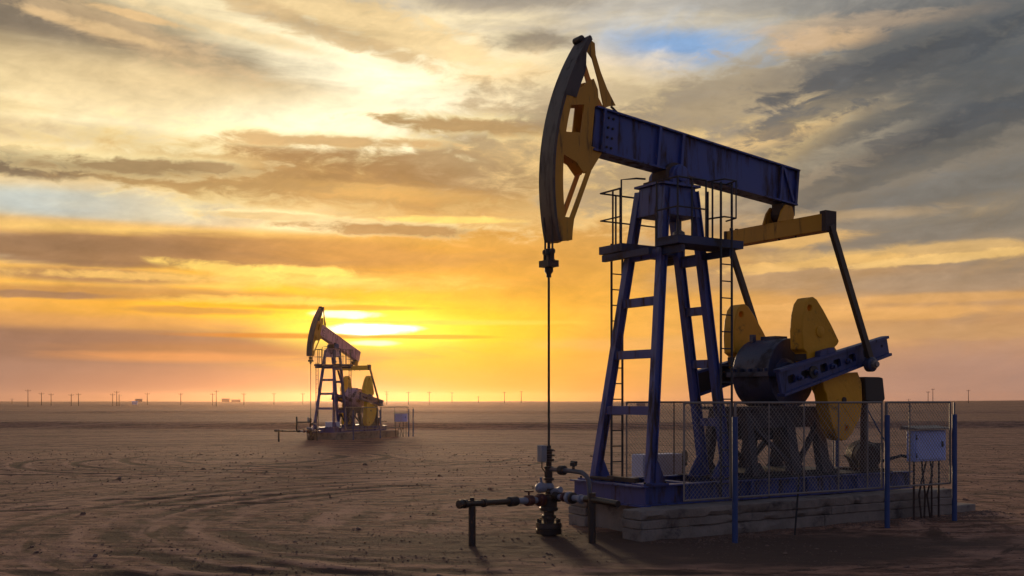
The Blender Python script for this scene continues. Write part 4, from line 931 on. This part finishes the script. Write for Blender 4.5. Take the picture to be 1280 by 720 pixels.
def ground_mat():
    m = bpy.data.materials.new('dirt'); m.use_nodes = True; nt = m.node_tree; b = nt.nodes['Principled BSDF']; L = nt.links.new; N = nt.nodes.new
    geo = N('ShaderNodeNewGeometry'); pos = geo.outputs['Position']
    def mapped(sx, sy, rz=0):
        mp = N('ShaderNodeMapping'); mp.inputs['Scale'].default_value = (sx, sy, 1.0); mp.inputs['Rotation'].default_value = (0, 0, R(rz)); L(pos, mp.inputs[0]); return mp.outputs[0]
    def noise(v, s, d=6, r=0.6, dist=0):
        n = N('ShaderNodeTexNoise'); n.inputs['Scale'].default_value = s; n.inputs['Detail'].default_value = d; n.inputs['Roughness'].default_value = r; n.inputs['Distortion'].default_value = dist; L(v, n.inputs['Vector']); return n.outputs[0]
    def rampc(f, lo, hi, a, bcol):
        mr = N('ShaderNodeMapRange'); mr.interpolation_type = 'SMOOTHSTEP'; L(f, mr.inputs[0]); mr.inputs['From Min'].default_value = lo; mr.inputs['From Max'].default_value = hi
        mx = N('ShaderNodeMix'); mx.data_type = 'RGBA'; L(mr.outputs[0], mx.inputs[0])
        for k, c in ((6, a), (7, bcol)):
            if isinstance(c, tuple): mx.inputs[k].default_value = c + (1,)
            else: L(c, mx.inputs[k])
        return mx.outputs[2]
    big = noise(mapped(0.16, 0.30, 12), 1.0, 5, 0.6, 0.6)
    c = rampc(big, 0.36, 0.64, (0.168, 0.073, 0.043), (0.345, 0.170, 0.102))
    comb_ = noise(mapped(0.35, 2.4, 6), 1.0, 7, 0.65, 0.4)           # long wheel-dragged streaks
    c = rampc(comb_, 0.46, 0.62, c, (0.44, 0.228, 0.138))
    dk = noise(mapped(0.22, 1.1, -9), 1.0, 7, 0.62, 0.5)
    c = rampc(dk, 0.50, 0.62, c, (0.085, 0.050, 0.036))
    fleck = noise(mapped(1.1, 3.6, 4), 1.0, 7, 0.68, 0.3)
    c = rampc(fleck, 0.47, 0.60, c, (0.43, 0.218, 0.132)); fleck2 = noise(mapped(1.5, 4.6, -6), 1.0, 7, 0.68, 0.3)
    c = rampc(fleck2, 0.50, 0.62, c, (0.075, 0.037, 0.023))
    grit = noise(mapped(1, 1), 9.0, 5, 0.7)
    c = rampc(grit, 0.54, 0.68, c, (0.36, 0.23, 0.16))
    grit2 = noise(mapped(1, 1), 5.0, 6, 0.7)
    c = rampc(grit2, 0.54, 0.68, c, (0.07, 0.043, 0.032))
    # trucks circling the pad have swept the dust into long curved streaks
    vs = N('ShaderNodeVectorMath'); vs.operation = 'SUBTRACT'; L(pos, vs.inputs[0]); vs.inputs[1].default_value = (1.5, 19.5, 0)
    sp = N('ShaderNodeSeparateXYZ'); L(vs.outputs[0], sp.inputs[0])
    le = N('ShaderNodeVectorMath'); le.operation = 'LENGTH'; L(vs.outputs[0], le.inputs[0])
    at2 = N('ShaderNodeMath'); at2.operation = 'ARCTAN2'; L(sp.outputs[1], at2.inputs[0]); L(sp.outputs[0], at2.inputs[1])
    ab = N('ShaderNodeMath'); ab.operation = 'ABSOLUTE'; L(at2.outputs[0], ab.inputs[0])
    def swept(fr, fa, s):
        cb = N('ShaderNodeCombineXYZ'); a_ = N('ShaderNodeMath'); a_.operation = 'MULTIPLY'; L(le.outputs['Value'], a_.inputs[0]); a_.inputs[1].default_value = fr
        b_ = N('ShaderNodeMath'); b_.operation = 'MULTIPLY'; L(ab.outputs[0], b_.inputs[0]); b_.inputs[1].default_value = fa
        L(a_.outputs[0], cb.inputs[0]); L(b_.outputs[0], cb.inputs[1]); cb.inputs[2].default_value = s
        return noise(cb.outputs[0], 1.0, 7, 0.62, 0.25)
    c = rampc(swept(1.5, 2.2, 0.0), 0.52, 0.64, c, (0.46, 0.245, 0.155)); c = rampc(swept(2.2, 3.0, 5.0), 0.52, 0.66, c, (0.085, 0.045, 0.029))
    # wheels have turned up darker soil in the ruts and left paler crumbs beside them
    an = N('ShaderNodeAttribute'); an.attribute_name = 'wear'
    c = rampc(an.outputs['Fac'], -0.010, -0.0015, (0.070, 0.040, 0.028), c); c = rampc(an.outputs['Fac'], 0.001, 0.007, c, (0.46, 0.245, 0.15))
    # darker earth about the well, broken up by noise
    sep = N('ShaderNodeVectorMath'); sep.operation = 'SUBTRACT'; L(pos, sep.inputs[0]); sep.inputs[1].default_value = (2.2, 15.6, 0)
    sc = N('ShaderNodeVectorMath'); sc.operation = 'MULTIPLY'; L(sep.outputs[0], sc.inputs[0]); sc.inputs[1].default_value = (0.16, 0.42, 0)
    ln = N('ShaderNodeVectorMath'); ln.operation = 'LENGTH'; L(sc.outputs[0], ln.inputs[0])
    st = noise(mapped(0.5, 0.9, 20), 1.0, 6, 0.62)
    ma = N('ShaderNodeMath'); ma.operation = 'MULTIPLY_ADD'; L(st, ma.inputs[0]); ma.inputs[1].default_value = 1.9; L(ln.outputs['Value'], ma.inputs[2])
    c = rampc(ma.outputs[0], 1.45, 2.15, (0.100, 0.060, 0.042), c)
    L(c, b.inputs['Base Color']); b.inputs['Roughness'].default_value = 0.95; b.inputs['Specular IOR Level'].default_value = 0.15
    n1 = noise(mapped(1, 1.4), 2.2, 8, 0.68); n2 = noise(mapped(1, 1), 16.0, 5, 0.7)
    ad = N('ShaderNodeMath'); ad.operation = 'MULTIPLY_ADD'; L(n2, ad.inputs[0]); ad.inputs[1].default_value = 0.22; L(n1, ad.inputs[2])
    bp = N('ShaderNodeBump'); bp.inputs['Strength'].default_value = 1.0; bp.inputs['Distance'].default_value = 0.10; L(ad.outputs[0], bp.inputs['Height']); L(bp.outputs[0], b.inputs['Normal'])
    return m

def build_stones():
    """loose grit, stones and clods over the dirt, thick round the concrete: too many to count"""
    rs = np.random.default_rng(5); n = 14000
    r = 11.0*np.exp(rs.random(n)*math.log(60/11.0)); a = np.radians(rs.uniform(-29, 29, n)); x, y = r*np.sin(a), r*np.cos(a)
    m2 = 5200; u = rs.uniform(-1.2, 9.2, m2); v = np.where(rs.random(m2) < 0.8, -1.42-np.abs(rs.normal(0, 0.35, m2)), rs.uniform(-3.6, 2.6, m2))
    x = np.concatenate([x, 0.576+u*math.cos(R(32.6))-v*math.sin(R(32.6))]); y = np.concatenate([y, 16.9+u*math.sin(R(32.6))+v*math.cos(R(32.6))])
    clump = fbm(x/1.8, y/1.1, 3, 55); keep = (clump > rs.uniform(-0.9, 0.7, len(x))); x, y = x[keep], y[keep]; n = len(x)
    z = ground_h(x, y); s = 0.009+0.014*rs.random(n)**3+0.03*(rs.random(n) > 0.994)
    s = s*np.clip(np.hypot(x, y)/22, 0.8, 1.5)
    base = np.array([(1,0,0),(0.3,0.95,0),(-0.8,0.6,0),(-0.8,-0.6,0),(0.3,-0.95,0),(0.5,0.3,0.75),(-0.4,0.4,0.8),(-0.2,-0.5,0.75),(0,0,-0.6)], float)
    tris = np.array([(0,1,5),(1,2,6),(1,6,5),(2,3,6),(3,7,6),(3,4,7),(4,0,5),(4,5,7),(5,6,7),(1,0,8),(2,1,8),(3,2,8),(4,3,8),(0,4,8)])
    th = rs.uniform(0, 6.283, n); V = np.repeat(base[None], n, 0)*(1+rs.uniform(-.3, .3, (n, 9, 1)))
    X = V[..., 0]*np.cos(th)[:, None]-V[..., 1]*np.sin(th)[:, None]; Y = V[..., 0]*np.sin(th)[:, None]+V[..., 1]*np.cos(th)[:, None]
    fl = rs.uniform(0.45, 0.9, n)
    P = np.stack([X*s[:, None]*1.2+x[:, None], Y*s[:, None]+y[:, None], V[..., 2]*(s*fl)[:, None]+(z+s*0.15)[:, None]], -1).reshape(-1, 3)
    F = (tris[None]+(np.arange(n)*9)[:, None, None]).reshape(-1, 3)
    me = bpy.data.meshes.new('gravel'); me.from_pydata(P.tolist(), [], F.tolist()); me.materials.append(M['stone']); o = bpy.data.objects.new('gravel', me); COL.objects.link(o)
    o['kind'] = 'stuff'; o['label'] = 'loose grit and clods strewn over the bare dirt'
mat('stone', (0.27, 0.165, 0.11), 0.95, second=(0.085, 0.05, 0.036), amount=1.0, scale=1.7)


def build_haze():
    """thin dusty evening air: one closed box round the scene, the sky wholly outside"""
    m = bpy.data.materials.new('haze air'); m.use_nodes = True; nt = m.node_tree; nt.nodes.clear()
    out = nt.nodes.new('ShaderNodeOutputMaterial'); v = nt.nodes.new('ShaderNodeVolumePrincipled')
    v.inputs['Color'].default_value = (1.0, 0.60, 0.36, 1); v.inputs['Density'].default_value = HAZE_DENSITY; v.inputs['Anisotropy'].default_value = HAZE_ANISO
    nt.links.new(v.outputs[0], out.inputs['Volume']); M['haze air'] = m
    o = MB().box((-1700, -1700, -9), (1700, 1720, 12)).build('haze', 'haze air', smooth=0); o['kind'] = 'stuff'; o['label'] = 'thin dusty evening haze hanging over the plain'
HAZE_DENSITY, HAZE_ANISO = 0.00010, 0.86

# ---------------------------------------------------------------- put the place together
build_world(); build_camera(); build_ground(); build_stones()
W1, T1 = (0.576, 16.9, 0.0), R(32.6)
W2, T2 = (-12.3, 66.0, -0.36), R(66)
def world(w, th, x, y, z=0.0): return (w[0]+x*math.cos(th)-y*math.sin(th), w[1]+x*math.sin(th)+y*math.cos(th), w[2]+z)

p1 = thing('pumpjack', 'large blue and yellow oil pumpjack dominating the view', 'pumpjack', W1, T1, 'oil pumpjacks'); build_pump(p1)
p2 = thing('pumpjack', 'small distant pumpjack in front of the low sun with its head raised', 'pumpjack', W2, T2, 'oil pumpjacks'); build_pump(p2, R(-13), 1.24)
for o in p2.children:      # sun's pink and gold glare on this one is put into its paints
    new = {'walking_beam': 'glare pink beam', 'gearbox': 'glare violet gear', 'post_cap': 'glare violet gear', 'counterweight': 'glare yellow', 'equalizer': 'glare yellow'}.get(o.name.split('.')[0])
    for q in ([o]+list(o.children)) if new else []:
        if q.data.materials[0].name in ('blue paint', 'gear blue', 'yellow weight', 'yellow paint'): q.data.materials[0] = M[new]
f1 = thing('foundation', 'layered concrete slabs under the large near pumpjack', 'foundation', W1, T1, 'pumpjack foundations'); build_foundation(f1)
f2 = thing('foundation', 'low concrete base under the distant pumpjack before the sun', 'foundation', W2, T2, 'pumpjack foundations'); build_foundation(f2)
h1 = thing('wellhead', 'oily wellhead with red valves and pipes below the near horsehead', 'wellhead', W1, T1, 'oil wellheads'); build_wellhead(h1)
h2 = thing('wellhead', 'dark wellhead with a long flow line beside the distant pumpjack', 'wellhead', W2, R(28), 'oil wellheads'); build_wellhead(h2, 0.5)
n1 = thing('chain_link_fence', 'chain link fence on blue posts in front of the large pumpjack', 'fence', W1, T1, 'chain link fences')
build_fence(n1, (1.88, 5.34, 7.14), ((0.93, 1.84, []), (1.95, 5.28, [2.65, 3.42, 4.22, 4.92]), (5.38, 7.10, [6.0])), -2.10)
MB().tube([(3.30, -2.02, -0.05), (3.36, -2.06, 0.95)], 0.016, 6).build('stake', 'black steel', n1)
n2 = thing('chain_link_fence', 'chain link fence standing behind the near pumpjack', 'fence', W1, T1, 'chain link fences')
build_fence(n2, (8.6,), ((2.95, 8.55, [4.1, 5.5, 7.0]),), 1.75)
n3 = thing('chain_link_fence', 'low wire fence with thin posts in front of the distant pumpjack', 'fence', W2, T2, 'chain link fences')
build_fence(n3, (1.4, 4.6, 8.3, 8.9), ((0.6, 4.4, [2.5]), (4.8, 8.2, [6.5])), -2.10, wire_r=0.003, cell=0.12, top=2.0, fr_r=0.026)
c1 = thing('electrical_cabinet', 'pale blue electrical cabinet on legs behind the near fence', 'electrical cabinet', world(W1, T1, 6.62, -1.72), T1, 'electrical cabinets'); build_cabinet(c1)
c2 = thing('electrical_cabinet', 'small pale cabinet on legs at the right end of the distant pumpjack', 'electrical cabinet', world(W2, T2, 7.3, -1.6), T2-R(60), 'electrical cabinets'); build_cabinet(c2)
def board(w, th, x, y, label, wd=1.0):
    o = thing('white_cabinet', label, 'cabinet', world(w, th, x, y), th, 'white field cabinets')
    MB().box((0, 0, 0.50), (wd, 0.35, 1.06)).build('body', 'white board', o, bevel=0.01); MB().box((0.03, -0.02, 0.53), (wd-0.03, -0.002, 1.03)).build('door', 'white board', o)
    for a in (0.08, wd-0.08): MB().tube([(a, 0.17, -0.05), (a, 0.17, 0.50)], 0.025, 6).build('leg', 'rusty steel', o)
board(W1, T1, 3.55, 2.0, 'white low cabinet seen between the near pumpjack legs', 0.98)
board(W2, T2-R(50), 1.2, 2.6, 'small white cabinet beside the legs of the distant pumpjack', 0.9)
t = thing('valve_riser', 'tan pipe box with a dark valve wheel behind the fence', 'valve', world(W1, T1, 4.75, 2.25), T1)
MB().box((-0.1, 0, -0.05), (1.0, 0.4, 0.52)).build('pipe_box', 'tan box', t, bevel=0.02)
MB().tube([(0.05, 0.05, 0.5), (0.05, 0.05, 1.0)], 0.03, 8).lathe((0.05, 0.05, 0.78), (0, 0, 1), [(0, 0.05), (0.03, 0.10), (0.10, 0.10), (0.13, 0.05)], 10).build('valve_body', 'black steel', t)
MB().lathe((0.05, 0.0, 0.98), (0.5, -1, 0), [(0, 0.04), (0, 0.13), (0.03, 0.13), (0.03, 0.04)], 14).build('handwheel', 'black steel', t)
b = MB().bar((1.42, 0.30, TOP+0.05), (1.40, -0.45, TOP+0.05), 0.07, 0.09).tube([(1.20, 0.5, TOP+0.055), (1.22, -0.1, TOP+0.055)], 0.03, 6).build('steel_offcut', 'rusty steel')
b.location = W1; b.rotation_euler = (0, 0, T1); tag(b, 'rusty steel bar lying on the skid between the front legs', 'steel bar')
k = MB().box((0, 0, -0.04), (0.75, 0.42, 0.11)).build('concrete_block', 'concrete', bevel=0.02); k.location = world(W1, T1, 8.32, -1.32); k.rotation_euler = (0, 0, T1+R(4))
tag(k, 'low concrete block lying past the end of the near foundation', 'concrete block')

# utility poles along the horizon: azimuth (degrees), distance, height
def pole(azd, dist, hgt, label, arms=1):
    x, y = dist*math.sin(R(azd)), dist*math.cos(R(azd)); z = ground_z(x, y)
    m = MB().tube([(0, 0, -0.3), (0, 0, hgt)], 0.13*dist/400, 6, r1=0.09*dist/400)
    for k in range(arms): m.bar((-0.75, 0, hgt-0.5-0.9*k), (0.75, 0, hgt-0.5-0.9*k), 0.10*dist/400, 0.12)
    for a in (-0.8, 0, 0.8): m.tube([(a, 0, hgt-0.45), (a, 0, hgt-0.15)], 0.06*dist/400, 5)
    o = m.build('utility_pole', 'old wood'); o.location = (x, y, z); o.rotation_euler = (0, 0, R(-azd)+random.uniform(-.5, .5))
    return tag(o, label, 'utility pole', 'utility poles along the horizon')
for a in POLES: pole(*a)
for a in FAR_THINGS:
    nm, lab, cat, azd, dist, (w_, d_, h_), mt = a
    x, y = dist*math.sin(R(azd)), dist*math.cos(R(azd)); o = thing(nm, lab, cat, (x, y, ground_z(x, y)), R(-azd))
    MB().box((-w_/2, 0, -0.2), (w_/2, d_, h_)).build('wall', mt, o)
    m = MB().add([(-w_/2-.2, -.2, h_), (w_/2+.2, -.2, h_), (w_/2+.2, d_+.2, h_), (-w_/2-.2, d_+.2, h_), (-w_/2-.2, d_/2, h_+0.25*d_), (w_/2+.2, d_/2, h_+0.25*d_)], [(3,2,1,0),(0,1,5,4),(2,3,4,5),(0,4,3),(1,2,5)]); m.build('roof', mt, o)
build_haze()
